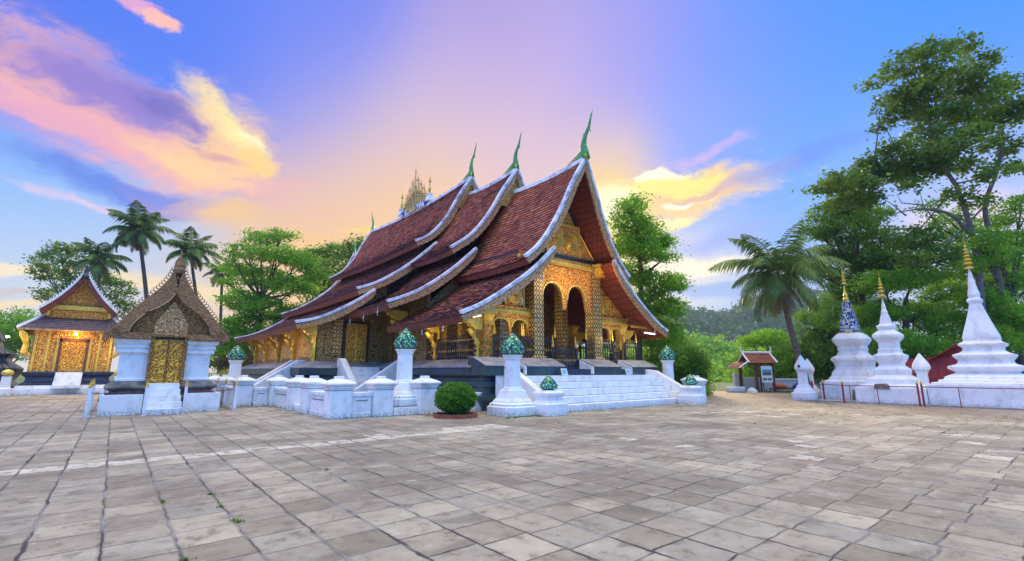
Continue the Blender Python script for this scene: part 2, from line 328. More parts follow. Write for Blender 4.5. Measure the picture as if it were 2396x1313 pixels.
def paving():
    n, b, o = newmat('stone_paving'); v = oc(n)
    wp = n.new('ShaderNodeTexNoise'); n.put(wp.inputs['Vector'], v); wp.inputs['Scale'].default_value = 3.0; wp.inputs['Detail'].default_value = 8
    vv = n.vm('ADD', v, n.vm('SCALE', n.vm('SUBTRACT', wp.outputs['Color'], (.5, .5, .5)), sc=.075))
    x, y, z = n.sep(vv); T = .548
    xs = n.m('DIVIDE', n.m('SUBTRACT', x, .11), T); ix = n.m('FLOOR', xs)
    # each lane of slabs is shifted a little against its neighbour
    wn1 = n.new('ShaderNodeTexWhiteNoise', noise_dimensions='1D'); n.put(wn1.inputs['W'], ix)
    far = n.ss(y, 7, 13)
    sh_ = n.m('MULTIPLY', n.m('SUBTRACT', wn1.outputs[0], .5), .12)
    ys = n.m('DIVIDE', n.m('SUBTRACT', n.m('ADD', y, sh_), 11.02-T*20), T); iy = n.m('FLOOR', ys)
    fx = n.m('FRACT', xs); fy = n.m('FRACT', ys)
    ex = n.m('MINIMUM', fx, n.m('SUBTRACT', 1.0, fx)); ey = n.m('MINIMUM', fy, n.m('SUBTRACT', 1.0, fy))
    wnj = n.noise(v, .55, 3, .6)
    wid = n.m('ADD', .012, n.m('MULTIPLY', n.ss(wnj, .45, .7), .03))
    wid = n.m('MULTIPLY', wid, n.m('ADD', .35, n.m('MULTIPLY', n.noise(v, 7, 4, .7), 1.5))); jx = n.m('LESS_THAN', ex, wid); jy = n.m('LESS_THAN', ey, n.m('MULTIPLY', wid, .55))
    soft = n.ss(n.m('MINIMUM', ex, n.m('MULTIPLY', ey, 1.5)), .0, .06)
    joint = n.m('MAXIMUM', jx, jy)
    wn = n.new('ShaderNodeTexWhiteNoise', noise_dimensions='2D'); n.put(wn.inputs['Vector'], n.comb(ix, iy, 0.0))
    rc = n.sep(wn.outputs['Color'])
    c = n.ramp(rc[0], [(0, (.28, .235, .155, 1)), (.3, (.42, .35, .245, 1)), (.6, (.36, .315, .235, 1)), (.8, (.50, .425, .29, 1)), (1, (.45, .39, .29, 1))])
    big = n.noise(v, .35, 6, .65); fine = n.noise(v, 3.5, 9, .74); grit = n.noise(v, 60, 4, .8)
    c = n.mix(n.ss(big, .40, .62), c, n.mix(.65, c, (.17, .135, .095, 1)))
    c = n.mix(n.m('MULTIPLY', n.ss(fine, .50, .66), .8), c, (.17, .13, .085, 1)); c = n.mix(n.m('MULTIPLY', n.ss(fine, .46, .28), .6), c, (.66, .58, .48, 1))
    c = n.mix(n.m('MULTIPLY', n.ss(grit, .55, .75), .5), c, (.10, .085, .07, 1)); c = n.mix(n.ss(grit, .30, .22), c, (.55, .53, .5, 1))
    # the row of pale replacement slabs and scattered pale ones
    x0, y0, _ = n.sep(v)
    strip = n.m('MULTIPLY', n.m('MAXIMUM', n.m('COMPARE', iy, 20.0, .4), n.m('MULTIPLY', n.m('COMPARE', iy, 21.0, .4), n.m('MULTIPLY', n.m('GREATER_THAN', x0, 4.6), n.m('GREATER_THAN', rc[1], .35)))), n.m('LESS_THAN', x0, 9.2))
    patch = n.m('MULTIPLY', n.m('GREATER_THAN', rc[1], .93), n.ss(x0, 8.5, 9.5))
    patch = n.m('MULTIPLY', patch, n.ss(n.noise(v, .12, 2), .42, .5))
    pale = n.m('MULTIPLY', n.m('MAXIMUM', strip, patch), n.m('MULTIPLY', n.ss(n.noise(v, 1.3, 6, .7), .26, .50), n.m('SUBTRACT', .8, n.m('MULTIPLY', n.ss(fine, .44, .62), .8))))
    c = n.mix(pale, c, (.72, .66, .52, 1))
    pink = n.m('GREATER_THAN', rc[2], .994); c = n.mix(n.m('MULTIPLY', pink, .6), c, (.5, .24, .18, 1))
    stain = n.m('MULTIPLY', n.m('GREATER_THAN', rc[1], .85), n.ss(n.noise(v, 1.2, 3), .5, .6)); c = n.mix(n.m('MULTIPLY', stain, .5), c, (.15, .12, .09, 1))
    jn = n.noise(v, .9, 3, .6)
    jc = n.mix(n.ss(jn, .45, .6), (.045, .038, .032, 1), (.30, .28, .27, 1))
    moss = n.ss(n.noise(n.vm('ADD', v, (9, 4, 0)), .8, 3), .62, .68); jc = n.mix(moss, jc, (.06, .10, .02, 1))
    c = n.mix(n.m('MULTIPLY', n.m('SUBTRACT', 1.0, soft), .45), c, (.14, .115, .09, 1))
    c = n.mix(n.m('MULTIPLY', joint, .9), c, jc)
    # reddish bare earth and dry moss towards the far right edge
    er = n.ss(n.m('ADD', x0, n.m('MULTIPLY', n.noise(v, .8, 5), 3)), 22.5, 27); c = n.mix(n.m('MULTIPLY', er, .55), c, (.33, .22, .13, 1))
    yb = n.m('MULTIPLY', n.ss(x0, 16, 21), n.ss(n.noise(v, 1.6, 5, .7), .58, .66)); c = n.mix(n.m('MULTIPLY', yb, .7), c, (.26, .24, .07, 1))
    n.put(b.inputs['Base Color'], c)
    n.put(b.inputs['Roughness'], n.m('ADD', .55, n.m('MULTIPLY', fine, .35)))
    h = n.m('ADD', n.m('MULTIPLY', fine, .35), n.m('ADD', n.m('MULTIPLY', soft, .5), n.m('MULTIPLY', rc[2], .35)))
    h = n.m('ADD', n.m('SUBTRACT', h, n.m('MULTIPLY', joint, .9)), n.m('MULTIPLY', grit, .15))
    n.put(b.inputs['Normal'], n.bump(h, .8, .03))
paving()
def ground_mat():
    n, b, o = newmat('grassland'); v = oc(n); f = n.noise(v, .4, 6, .7); g = n.noise(v, 6, 5, .7)
    c = n.mix(n.ss(f, .4, .6), (.07, .14, .02, 1), (.16, .17, .06, 1)); c = n.mix(n.ss(g, .5, .75), c, (.05, .10, .02, 1))
    n.put(b.inputs['Base Color'], c); b.inputs['Roughness'].default_value = .95; n.put(b.inputs['Normal'], n.bump(g, 1, .05))
ground_mat()
def slopemat():
    n, b, o = newmat('forest_slope'); v = oc(n); f = n.noise(v, .06, 6, .75); g = n.noise(v, .4, 4, .7)
    c = n.mix(n.ss(f, .38, .62), (.020, .07, .018, 1), (.05, .13, .02, 1)); c = n.mix(n.ss(g, .5, .8), c, (.08, .17, .03, 1))
    n.put(b.inputs['Base Color'], c); b.inputs['Roughness'].default_value = .95
slopemat()
# ------------------------------------------------------------------ object helpers
ORG = {}
def tag(o, label=None, cat=None, group=None, kind=None):
    if label: o['label'] = label
    if cat: o['category'] = cat
    if group: o['group'] = group
    if kind: o['kind'] = kind
    return o
def thing(name, label, cat, loc=(0, 0, 0), group=None):
    o = bpy.data.objects.new(name, None); C.objects.link(o); o.location = loc; o.empty_display_size = .2; ORG[o.name] = Vector(loc)
    return tag(o, label, cat, group)
class MB:
    def __init__(s): s.v = []; s.f = []
    def add(s, vs, fs):
        k = len(s.v); s.v += [tuple(p) for p in vs]; s.f += [tuple(i+k for i in f) for f in fs]; return s
    def box(s, x0, x1, y0, y1, z0, z1):
        return s.add([(x0, y0, z0), (x1, y0, z0), (x1, y1, z0), (x0, y1, z0), (x0, y0, z1), (x1, y0, z1), (x1, y1, z1), (x0, y1, z1)],
                     [(0, 3, 2, 1), (4, 5, 6, 7), (0, 1, 5, 4), (1, 2, 6, 5), (2, 3, 7, 6), (3, 0, 4, 7)])
    def prism(s, pts, a, b, ax='y'):      # polygon in the plane across axis ax, extruded from a to b
        n = len(pts)
        mk = {'y': lambda p, t: (p[0], t, p[1]), 'x': lambda p, t: (t, p[0], p[1]), 'z': lambda p, t: (p[0], p[1], t)}[ax]
        return s.add([mk(p, a) for p in pts]+[mk(p, b) for p in pts], [tuple(range(n)), tuple(range(2*n-1, n-1, -1))]+[(i, (i+1) % n, (i+1) % n+n, i+n) for i in range(n)])
    def loft(s, rings, cap=True, closed=True):
        n = len(rings[0]); k = len(s.v)
        vs = [p for r in rings for p in r]; fs = []
        for i in range(len(rings)-1):
            for j in range(n if closed else n-1):
                fs.append((i*n+j, i*n+(j+1) % n, (i+1)*n+(j+1) % n, (i+1)*n+j))
        if cap and closed: fs += [tuple(range(n-1, -1, -1)), tuple((len(rings)-1)*n+j for j in range(n))]
        return s.add(vs, fs)
    def lathe(s, cx, cy, prof, n=20, z0=0):      # (radius, z)
        return s.loft([[(cx+r*math.cos(2*math.pi*j/n), cy+r*math.sin(2*math.pi*j/n), z0+z) for j in range(n)] for r, z in prof])
    def sq(s, cx, cy, prof, z0=0, ax=1, ay=1, notch=0):      # square sections (half width, z), corners stepped in by notch
        rings = []
        for h, z in prof:
            X, Y = h*ax, h*ay
            if notch:
                q = notch*h; base = [(X, Y-2*q), (X-q, Y-2*q), (X-q, Y-q), (X-2*q, Y-q), (X-2*q, Y)]
                pl = base+[(-b, a) for a, b in base]+[(-a, -b) for a, b in base]+[(b, -a) for a, b in base]
            else: pl = [(X, Y), (-X, Y), (-X, -Y), (X, -Y)]
            rings.append([(cx+a, cy+b, z0+z) for a, b in pl])
        return s.loft(rings)
    def tube(s, pts, rad, n=7, flat=(1, 1)):
        pts = [Vector(p) for p in pts]; rings = []
        if not hasattr(rad, '__len__'): rad = [rad]*len(pts)
        up = None
        for i, p in enumerate(pts):
            t = (pts[min(i+1, len(pts)-1)]-pts[max(i-1, 0)]).normalized()
            if up is None: up = Vector((1, 0, 0)) if abs(t.x) < .8 else Vector((0, 1, 0))
            a = (up-t*up.dot(t)).normalized(); b = t.cross(a); up = a
            rings.append([tuple(p+a*(rad[i]*flat[0]*math.cos(2*math.pi*j/n))+b*(rad[i]*flat[1]*math.sin(2*math.pi*j/n))) for j in range(n)])
        return s.loft(rings)
    def build(s, name, mat, parent=None, bevel=0, smooth=False, org=None):
        o = mkobj(name, np.array(s.v, dtype=np.float64), s.f, mat, parent, org)
        if bevel:
            m = o.modifiers.new('bevel', 'BEVEL'); m.width = bevel; m.segments = 2; m.limit_method = 'ANGLE'; m.angle_limit = math.radians(35)
        if smooth: o.data.polygons.foreach_set('use_smooth', [True]*len(o.data.polygons))
        return o
def mkobj(name, V, F, mat, parent=None, org=None):
    if parent is not None:
        og = ORG[parent.name]; loc = Vector((0, 0, 0)); w_ = og
    else:
        w_ = Vector(org) if org is not None else Vector((float(V[:, 0].mean()), float(V[:, 1].mean()), float(V[:, 2].min()))); loc = w_
    V = V-np.array(w_)
    me = bpy.data.meshes.new(name)
    if isinstance(F, np.ndarray):
        me.vertices.add(len(V)); me.vertices.foreach_set('co', V.ravel().astype(np.float32))
        nf, k = F.shape; me.loops.add(nf*k); me.loops.foreach_set('vertex_index', F.ravel().astype(np.int32))
        me.polygons.add(nf); me.polygons.foreach_set('loop_start', np.arange(0, nf*k, k, dtype=np.int32)); me.update(calc_edges=True)
    else: me.from_pydata([tuple(p) for p in V], [], F); me.update()
    me.materials.append(MAT[mat])
    o = bpy.data.objects.new(name, me); C.objects.link(o); o.parent = parent; o.location = loc; ORG[o.name] = w_
    if not isinstance(F, np.ndarray):
        import bmesh
        bm = bmesh.new(); bm.from_mesh(me); bmesh.ops.recalc_face_normals(bm, faces=bm.faces); bm.to_mesh(me); bm.free()
    return o
def kids(o): return [c for c in bpy.data.objects if c.parent == o]
def copy_tree(o, loc, label=None, rz=None):
    cs = kids(o); r = o.copy(); C.objects.link(r); r.location = loc; ORG[r.name] = Vector(loc)
    if label: r['label'] = label
    if rz is not None: r.rotation_euler.z = rz
    for c in cs:
        gs = kids(c); d = c.copy(); C.objects.link(d); d.parent = r
        for g in gs: e = g.copy(); C.objects.link(e); e.parent = d
    return r
def resample(pts, n):
    # Catmull-Rom through the points, n samples evenly spaced
    P_ = [np.array(p, float) for p in pts]; P_ = [2*P_[0]-P_[1]]+P_+[2*P_[-1]-P_[-2]]; out = []
    for i in range(1, len(P_)-2):
        for t in np.linspace(0, 1, 16, endpoint=False):
            a, b, c, d = P_[i-1:i+3]; out.append(.5*((2*b)+(-a+c)*t+(2*a-5*b+4*c-d)*t*t+(-a+3*b-3*c+d)*t**3))
    out.append(P_[-2]); out = np.array(out); L = np.r_[0, np.cumsum(np.linalg.norm(np.diff(out, axis=0), axis=1))]
    q = np.linspace(0, L[-1], n); return np.stack([np.interp(q, L, out[:, k]) for k in range(out.shape[1])], 1), L[-1]
# ------------------------------------------------------------------ ground
def sheet(name, x0, x1, y0, y1, z, mat):
    o = MB().add([(x0, y0, z), (x1, y0, z), (x1, y1, z), (x0, y1, z)], [(0, 1, 2, 3)]).build(name, mat, org=(0, 0, z)); return tag(o, kind='structure')
sheet('ground', -300, 640, -150, 620, -.03, 'grassland')
sheet('paved_courtyard', -60, 38.5, -20, 60, 0, 'stone_paving')
# ------------------------------------------------------------------ main temple
XC = 17.9
T = thing('temple', 'large temple with three stacked sweeping maroon tile roofs, green horn finials and gilded open porch', 'temple', (XC, 30, 0))
A1 = [(0, 12.62), (.42, 11.9), (.92, 11.0), (1.47, 9.85), (2.25, 8.5), (3.07, 7.45), (3.85, 6.72)]
A2 = [(2.2, 7.45), (3.3, 6.4), (4.4, 5.55), (6.05, 4.5), (7.35, 3.83)]
B1 = [(0, 13.95), (.5, 13.15), (1.05, 12.3), (1.85, 10.85), (2.95, 9.4), (4.4, 8.2)]
B2 = [(2.9, 8.4), (4.4, 7.0), (6.15, 5.74), (7.95, 4.87)]
C1 = [(0, 15.05), (.55, 14.2), (1.1, 13.2), (1.8, 11.8), (2.85, 10.5), (3.95, 9.7)]
C2 = [(2.6, 9.84), (4.3, 8.25), (6.0, 7.02), (7.6, 6.2)]
C3 = [(6.6, 6.28), (7.95, 5.32), (9.35, 4.55), (10.8, 4.05)]
D1 = [(0, 13.5), (.6, 12.3), (1.3, 10.9), (2.3, 9.6), (3.4, 8.6)]
D2 = [(2.2, 8.7), (3.8, 7.3), (5.6, 6.1), (7.0, 5.5)]
def surf(prof, side, y0, y1, lean0, lean1, sag, ns, nt, off=0, yA=0, yB=0):
    p, L = resample(prof, ns); d = np.gradient(p, axis=0); nr = np.stack([-d[:, 1], d[:, 0]], 1); nr /= np.linalg.norm(nr, axis=1)[:, None]; nr *= np.sign(nr[:, 1:2]+1e-9)
    G = np.zeros((ns, nt, 3)); s = np.linspace(0, 1, ns)
    for j in range(nt):
        t = j/(nt-1); ya = y0+yA-lean0*(1-s)**1.5; yb = y1+yB+lean1*(1-s)**1.5
        sg = -sag*(4*t*(1-t))*(1-.6*s)
        G[:, j, 0] = XC+side*(p[:, 0]+off*nr[:, 0]); G[:, j, 1] = ya+(yb-ya)*t; G[:, j, 2] = p[:, 1]+off*nr[:, 1]+sg
    return G
def sample(G, s, t):
    ns, nt = G.shape[:2]; a = s*(ns-1); b = t*(nt-1); i = np.clip(a.astype(int), 0, ns-2); j = np.clip(b.astype(int), 0, nt-2); a = (a-i)[:, None]; b = (b-j)[:, None]
    return G[i, j]*(1-a)*(1-b)+G[i+1, j]*a*(1-b)+G[i, j+1]*(1-a)*b+G[i+1, j+1]*a*b
def tile_mesh(G, course=.21, wid=.2, lift=.055, mat='maroon_roof_tiles', name='roof_tier', parent=None):
    ns, nt = G.shape[:2]
    L = np.linalg.norm(np.diff(G[:, nt//2], axis=0), axis=1).sum(); Wd = np.linalg.norm(G[ns//2, -1]-G[ns//2, 0])
    nc = max(4, int(L/course)); nw = max(4, int(Wd/wid))
    i, j = np.meshgrid(np.arange(nc), np.arange(nw), indexing='ij'); i = i.ravel(); j = j.ravel(); N = len(i)
    jit = RNG.normal(0, .006, (N, 4)); off = (i % 2)*.5
    s0 = i/nc; s1 = np.minimum((i+1.12)/nc, 1.0+.12/nc); t0 = np.clip((j+off*1.0-.02)/nw, 0, 1); t1 = np.clip((j+1+off-.04)/nw, 0, 1)
    s1c = np.minimum(s1, 1)
    A = sample(G, s0, t0); B = sample(G, s0, t1); D = sample(G, s1c, t0); E_ = sample(G, s1c, t1)
    nrm = np.cross(B-A+1e-9, D-A); nrm /= (np.linalg.norm(nrm, axis=1)[:, None]+1e-9); nrm *= np.sign(nrm[:, 2:3]+1e-9)
    lo = nrm*(lift*1.0); r = RNG.normal(0, .010, (N, 1))
    D2_ = D+lo+nrm*(r+jit[:, 0:1]); E2 = E_+lo+nrm*(r+jit[:, 1:2]); A2_ = A+nrm*.002; B2_ = B+nrm*.002
    D3 = D2_-nrm*(lift*.9); E3 = E2-nrm*(lift*.9)
    V = np.stack([A2_, B2_, E2, D2_, E3, D3], 1).reshape(-1, 3)
    k = (np.arange(N)*6)[:, None]; F = np.concatenate([k+np.array([0, 1, 2, 3]), k+np.array([3, 2, 4, 5])], 0)
    o = mkobj(name, V, F, mat, parent); o.data.materials.append(MAT['tile_edge_shade'])
    o.data.polygons.foreach_set('material_index', np.r_[np.zeros(N, int), np.ones(N, int)].astype(np.int32)); return o  # lip faces take the painted shade, second slot
def band(G0, G1, idx, name, mat, parent):   # strip joining row/column curves, closed rectangle section
    rings = [[tuple(a) for a in q] for q in idx]
    return MB().loft(rings).build(name, mat, parent, bevel=.012)
def tier(prof, y0, y1, l0=.35, l1=0, sag=.25, front=True, back=False, ridge=False, crest=1.7):
    ns, nt = 26, 24; tiers = []
    for side in (-1, 1):
        G = surf(prof, side, y0, y1, l0, l1, sag, ns, nt)
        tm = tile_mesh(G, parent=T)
        # soffit under the tiles and eave board
        Gs = surf(prof, side, y0, y1, l0, l1, sag, ns, nt, -.13)
        Q = np.arange(ns*nt).reshape(ns, nt); F = np.stack([Q[:-1, :-1], Q[1:, :-1], Q[1:, 1:], Q[:-1, 1:]], -1).reshape(-1, 4)
        Gb = surf(prof, side, y0, y1, l0, l1, sag, ns, nt, -.02)
        V2 = np.concatenate([Gs.reshape(-1, 3), Gb.reshape(-1, 3)]); F2 = np.concatenate([F, F+ns*nt])
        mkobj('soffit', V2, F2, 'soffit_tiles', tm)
        e = Gs[-1]; rings = [[(x+side*.05, y, z+.13), (x-side*.03, y, z+.13), (x-side*.12, y, z-.15), (x-side*.05, y, z-.17)] for x, y, z in e]
        MB().loft(rings).build('eave_board', 'red_brown_timber', tm)
        for (on, col, sgn) in ((front, 0, -1), (back, -1, 1)):
            if not on: continue
            Lt = surf(prof, side, y0, y1, l0, l1, sag, 40, 3)[:, col]; p, _ = resample(prof, 40)
            d = np.gradient(p, axis=0); nr = np.stack([-d[:, 1], d[:, 0]], 1); nr /= np.linalg.norm(nr, axis=1)[:, None]; nr *= np.sign(nr[:, 1:2]+1e-9)
            nn = np.stack([side*nr[:, 0], np.zeros(40), nr[:, 1]], 1); yy = np.array((0, sgn, 0))
            w0 = .08; h0 = .12
            rings = []
            for k in range(40):
                up_ = 1.0+.25*max(0, (k-32)/7)**2; fl = np.array((0, 0, .05*max(0, (k-30)/9)**2))
                b_ = Lt[k]+fl
                rings.append([tuple(b_+yy*.13-nn[k]*.03), tuple(b_+yy*.13+nn[k]*h0*up_), tuple(b_-yy*w0+nn[k]*h0*up_), tuple(b_-yy*w0-nn[k]*.01)])
            MB().loft(rings).build('verge', 'weathered_white_stucco', tm, bevel=.02)
            rings = []
            for k in range(40):
                dp = .26+.10*math.sin(math.pi*k/39) ; dp *= min(1, .35+k/5)
                jag = .035*(k % 2)
                b_ = Lt[k]
                rings.append([tuple(b_+yy*.09-nn[k]*.035), tuple(b_+yy*.09-nn[k]*(dp+jag)), tuple(b_-yy*.02-nn[k]*(dp+jag)), tuple(b_-yy*.02-nn[k]*.035)])
            MB().loft(rings).build('fascia', 'gilded_fascia', tm)
        tiers.append(tm)
    if ridge:
        G = surf(prof, -1, y0, y1, l0, l1, sag, ns, nt)[0]
        MB().loft([[(XC-.16, y, z-.12), (XC-.12, y, z+.14), (XC+.12, y, z+.14), (XC+.16, y, z-.12)] for x, y, z in G]).build('ridge', 'weathered_white_stucco', tiers[0], bevel=.02)
    return tiers
def horn(y, z, sg, sc=1.0, parent=None, crest=True, mat='green_glaze'):
    # curved serpent finial: sg -1 leans to the front
    pts = [(.12, -.15, .27), (.05, .3, .24), (-.02, .75, .185), (.03, 1.05, .15), (.16, 1.35, .11), (.34, 1.62, .11), (.44, 1.8, .085), (.52, 2.1, .065), (.62, 2.4, .045), (.74, 2.68, .01)]
    m = MB(); m.tube([(XC, y+sg*a*sc, z+b*sc) for a, b, r in pts], [r*sc for a, b, r in pts], 8, (.62, 1.15))
    m.tube([(XC, y+sg*.34*sc, z+1.6*sc), (XC, y+sg*.50*sc, z+1.5*sc), (XC, y+sg*.5*sc, z+1.36*sc)], [.055*sc, .04*sc, .006], 6)
    for k in range(7):
        b = .2+k*.2; m.tube([(XC, y-sg*(.12-k*.02)*sc, z+b*sc), (XC, y-sg*(.24-k*.02)*sc, z+(b+.16)*sc)], [.035*sc, .004], 5)
    o = m.build('finial', mat, parent, smooth=True)
    m = MB(); m.lathe(0, 0, [(.02, -.16), (.14, -.1), (.19, 0), (.14, .1), (.02, .16)], 10)
    m.v = [(XC+a, y+sg*.22*sc+c*.5, z+.02+b) for a, b, c in m.v]; m.build('finial_collar', 'plain_gold', parent)
    if crest:
        m = MB()
        for k in range(9):
            yy = y-sg*(.1+k*.2)*sc; m.tube([(XC, yy, z+.1-.04*k), (XC, yy-sg*.12, z+.38-.075*k), (XC, yy+sg*.05, z+.56-.09*k)], [.13-.01*k, .07-.005*k, .006], 6, (.6, 1.2))
        m.build('ridge_crest', mat, parent)
ta = tier(A1, 16.0, 22.4, .42, 0, .22, True, False, True); horn(15.62, 12.72, -1, .94, ta[0])
tier(A2, 16.0, 22.9, .25, 0, .12)
tb = tier(B1, 21.6, 27.2, .42, 0, .2, True, False, True); horn(21.3, 14.12, -1, .84, tb[0])
tier(B2, 21.6, 28.0, .3, 0, .12)
tcr = tier(C1, 26.5, 42.6, .42, .5, .35, True, True, True); horn(26.2, 15.2, -1, .88, tcr[0]); horn(43.0, 15.12, 1, .8, tcr[0], False)
tier(C2, 26.5, 42.8, .3, .2, .2, True, True)
tier(C3, 26.5, 43.0, .2, .1, .15, True, True)
td = tier(D1, 42.0, 47.0, 0, .5, .15, False, True, True); horn(47.4, 13.6, 1, .75, td[0], False)
tier(D2, 42.0, 47.0, 0, .2, .1, False, True)
# gilded gable triangles of the rear two roofs
for (pr_, y) in ((B1, 21.30), (C1, 26.20)):
    p, _ = resample(pr_, 14); p = p[0:6]
    poly = [(XC-a, b-.12) for a, b in p[:0:-1]]+[(XC, p[0][1]-.1)]+[(XC+a, b-.12) for a, b in p[1:]]
    MB().prism(poly, y, y+.08).build('gable_panel', 'gilded_carving_fine', T)
# clerestory walls, nave and aisle walls
def sidewalls(x, y0, y1, z0, z1, mat, name='wall', th=.18):
    for s in (-1, 1):
        MB().box(XC+s*x-th/2, XC+s*x+th/2, y0, y1, z0, z1).build(name, mat, T)
sidewalls(2.95, 17.6, 22.6, 6.5, 7.6, 'dark_timber', 'clerestory_wall'); sidewalls(3.4, 22.6, 27.0, 7.2, 8.5, 'dark_timber', 'clerestory_wall')
sidewalls(3.1, 27.4, 41.8, 9.0, 9.7, 'dark_timber', 'clerestory_wall'); sidewalls(6.9, 27.5, 41.8, 5.6, 6.2, 'dark_stencil_wall', 'clerestory_wall')
sidewalls(5.3, 22.2, 27.6, 2.1, 5.7, 'dark_stencil_wall')
for s in (-1, 1):
    MB().box(*sorted((XC+s*9.2, XC+s*9.38)), 27.7, 42.0, 2.0, 4.3).build('wall', 'gold_wall_relief', T)
    # front wall of the rear hall
    x0, x1 = sorted((XC+s*5.3, XC+s*9.3))
    MB().prism([(XC+s*5.3, 2.1), (XC+s*5.3, 7.05), (XC+s*6.9, 6.25), (XC+s*7.0, 5.75), (XC+s*8.2, 4.9), (XC+s*9.3, 4.3), (XC+s*9.3, 2.1)], 27.52, 27.7).build('wall', 'dark_stencil_wall', T)
    x0, x1 = sorted((XC+s*6.5, XC+s*7.75)); d = MB().box(x0, x1, 27.40, 27.51, 2.1, 4.35).build('door', 'gold_door_relief', T, bevel=.01)
    xm = (x0+x1)/2; MB().box(xm-.04, xm+.04, 27.34, 27.40, 2.1, 4.35).build('door_batten', 'plain_gold', d)
    MB().box(x0-.14, x0-.002, 27.36, 27.51, 2.1, 4.5).box(x1+.002, x1+.14, 27.36, 27.51, 2.1, 4.5).box(x0, x1, 27.36, 27.51, 4.352, 4.5).build('door_frame', 'dark_timber', d)
    x0, x1 = sorted((XC+s*8.05, XC+s*8.9)); MB().box(x0, x1, 27.44, 27.51, 2.5, 4.3).build('wall_panel', 'aged_stone' if 0 else 'dark_stencil_wall', T)
    x0, x1 = sorted((XC+s*8.0, XC+s*8.45)); MB().box(x0, x1, 27.40, 27.44, 2.5, 4.5).build('pilaster', 'lattice_stencil', T)
MB().prism([(XC-5.2, 2), (XC-5.2, 5.3), (XC-3.6, 6.8), (XC+3.6, 6.8), (XC+5.2, 5.3), (XC+5.2, 2)], 22.3, 22.5).build('wall', 'dark_stencil_wall', T)
for x in (-1.4, 0, 1.4):
    MB().box(XC+x-.45, XC+x+.45, 22.2, 22.29, 2.1, 4.6).build('door', 'gold_door_relief', T)
MB().box(XC-9.2, XC+9.2, 41.9, 42.1, 2.0, 4.2).build('wall', 'dark_stencil_wall', T)
MB().prism([(XC-5.29, 2.1), (XC+5.29, 2.1), (XC+5.29, 6.9), (XC+4.2, 7.7), (XC+2.9, 9.0), (XC+2.4, 10.3), (XC+1, 12.6), (XC-1, 12.6), (XC-2.4, 10.3), (XC-2.9, 9.0), (XC-4.2, 7.7), (XC-5.29, 6.9)], 27.6, 27.8).build('wall', 'dark_timber', T)
# platform
def rect_loft(x0, x1, y0, y1, prof, name, mat, bevel=.015):
    return MB().loft([[(x0-o, y0-o, z), (x1+o, y0-o, z), (x1+o, y1+o, z), (x0-o, y1+o, z)] for o, z in prof]).build(name, mat, T, bevel=bevel)
dark = [(.75, 0), (.75, .12), (.98, .42), (.98, .58), (.82, .66), (.74, .74), (.74, .9), (.80, .96), (.80, 1.16), (.72, 1.2), (.72, 1.3), (.88, 1.40), (.90, 1.72), (.86, 1.75)]
cope = [(.93, 1.753), (.93, 1.82), (.1, 2.14), (.1, 2.148)]
rect_loft(12.6, 23.2, 16.9, 26.0, [d for d in dark if d[1] < 1.41], 'platform', 'dark_green_tile_wall'); rect_loft(12.6, 23.2, 17.85, 26.0, [(.87, 1.405)]+[d for d in dark if d[1] > 1.41], 'platform', 'dark_green_tile_wall'); rect_loft(12.6, 23.2, 17.85, 26.0, cope, 'platform_coping', 'grey_coping')
MB().box(13.3, 23.3, 16.02, 16.97, 1.41, 1.70).build('sill', 'grey_coping', T)
dark2 = [(o, z) for o, z in dark]
rect_loft(8.4, 27.4, 27.6, 42.0, dark2, 'platform', 'dark_green_tile_wall'); rect_loft(8.4, 27.4, 27.6, 42.0, cope, 'platform_coping', 'grey_coping')
# the front of the platform: raised blocks between the three entrances
for (x0, x1) in ((11.75, 13.55), (13.95, 16.35), (18.4, 20.6), (21.5, 23.9)):
    MB().prism([(15.86, 1.42), (15.86, 1.80), (16.75, 2.17), (17.2, 2.17), (17.2, 1.42)], x0, x1, 'x').build('plinth_block', 'dark_green_tile_wall', T, bevel=.01)
    MB().prism([(15.82, 1.803), (15.82, 1.84), (16.75, 2.21), (17.2, 2.21), (17.2, 2.173), (16.76, 2.173)], x0-.04, x1+.04, 'x').build('plinth_coping', 'grey_coping', T, bevel=.008)
    if x0 > 12: MB().prism([(15.80, 1.45), (15.80, 1.78), (16.7, 2.14), (16.7, 1.45)], x0-.12, x0-.045, 'x').build('plinth_cheek', 'white_plaster', T)
MB().box(12.3, 13.2, 15.90, 15.955, 0, 1.72).build('plaster_panel', 'white_plaster', T)
MB().box(13.3, 23.6, 15.96, 15.99, 1.44, 1.70).build('riser_band', 'navy_tile', T)
# main stairs and cheeks
m = MB()
for k in range(5): m.box(13.05, 22.7-.12*(4-k)*0, 13.5+k*.42, 16.0, k*.28+.001*k, (k+1)*.28)
st = m.build('stairs', 'white_plaster', T, bevel=.02)
m = MB()
for k in range(1, 5): m.box(13.06, 22.69, 13.5+k*.42-.014, 13.5+k*.42-.001, k*.28+.002, k*.28+.016)
m.build('dirt_line', 'aged_stone', st)
for x0 in (12.68, 22.7):
    MB().prism([(13.35, 0), (13.35, .62), (15.25, 1.62), (15.9, 1.70), (15.9, 0)], x0, x0+.34, 'x').build('stair_cheek', 'white_plaster', st, bevel=.03)
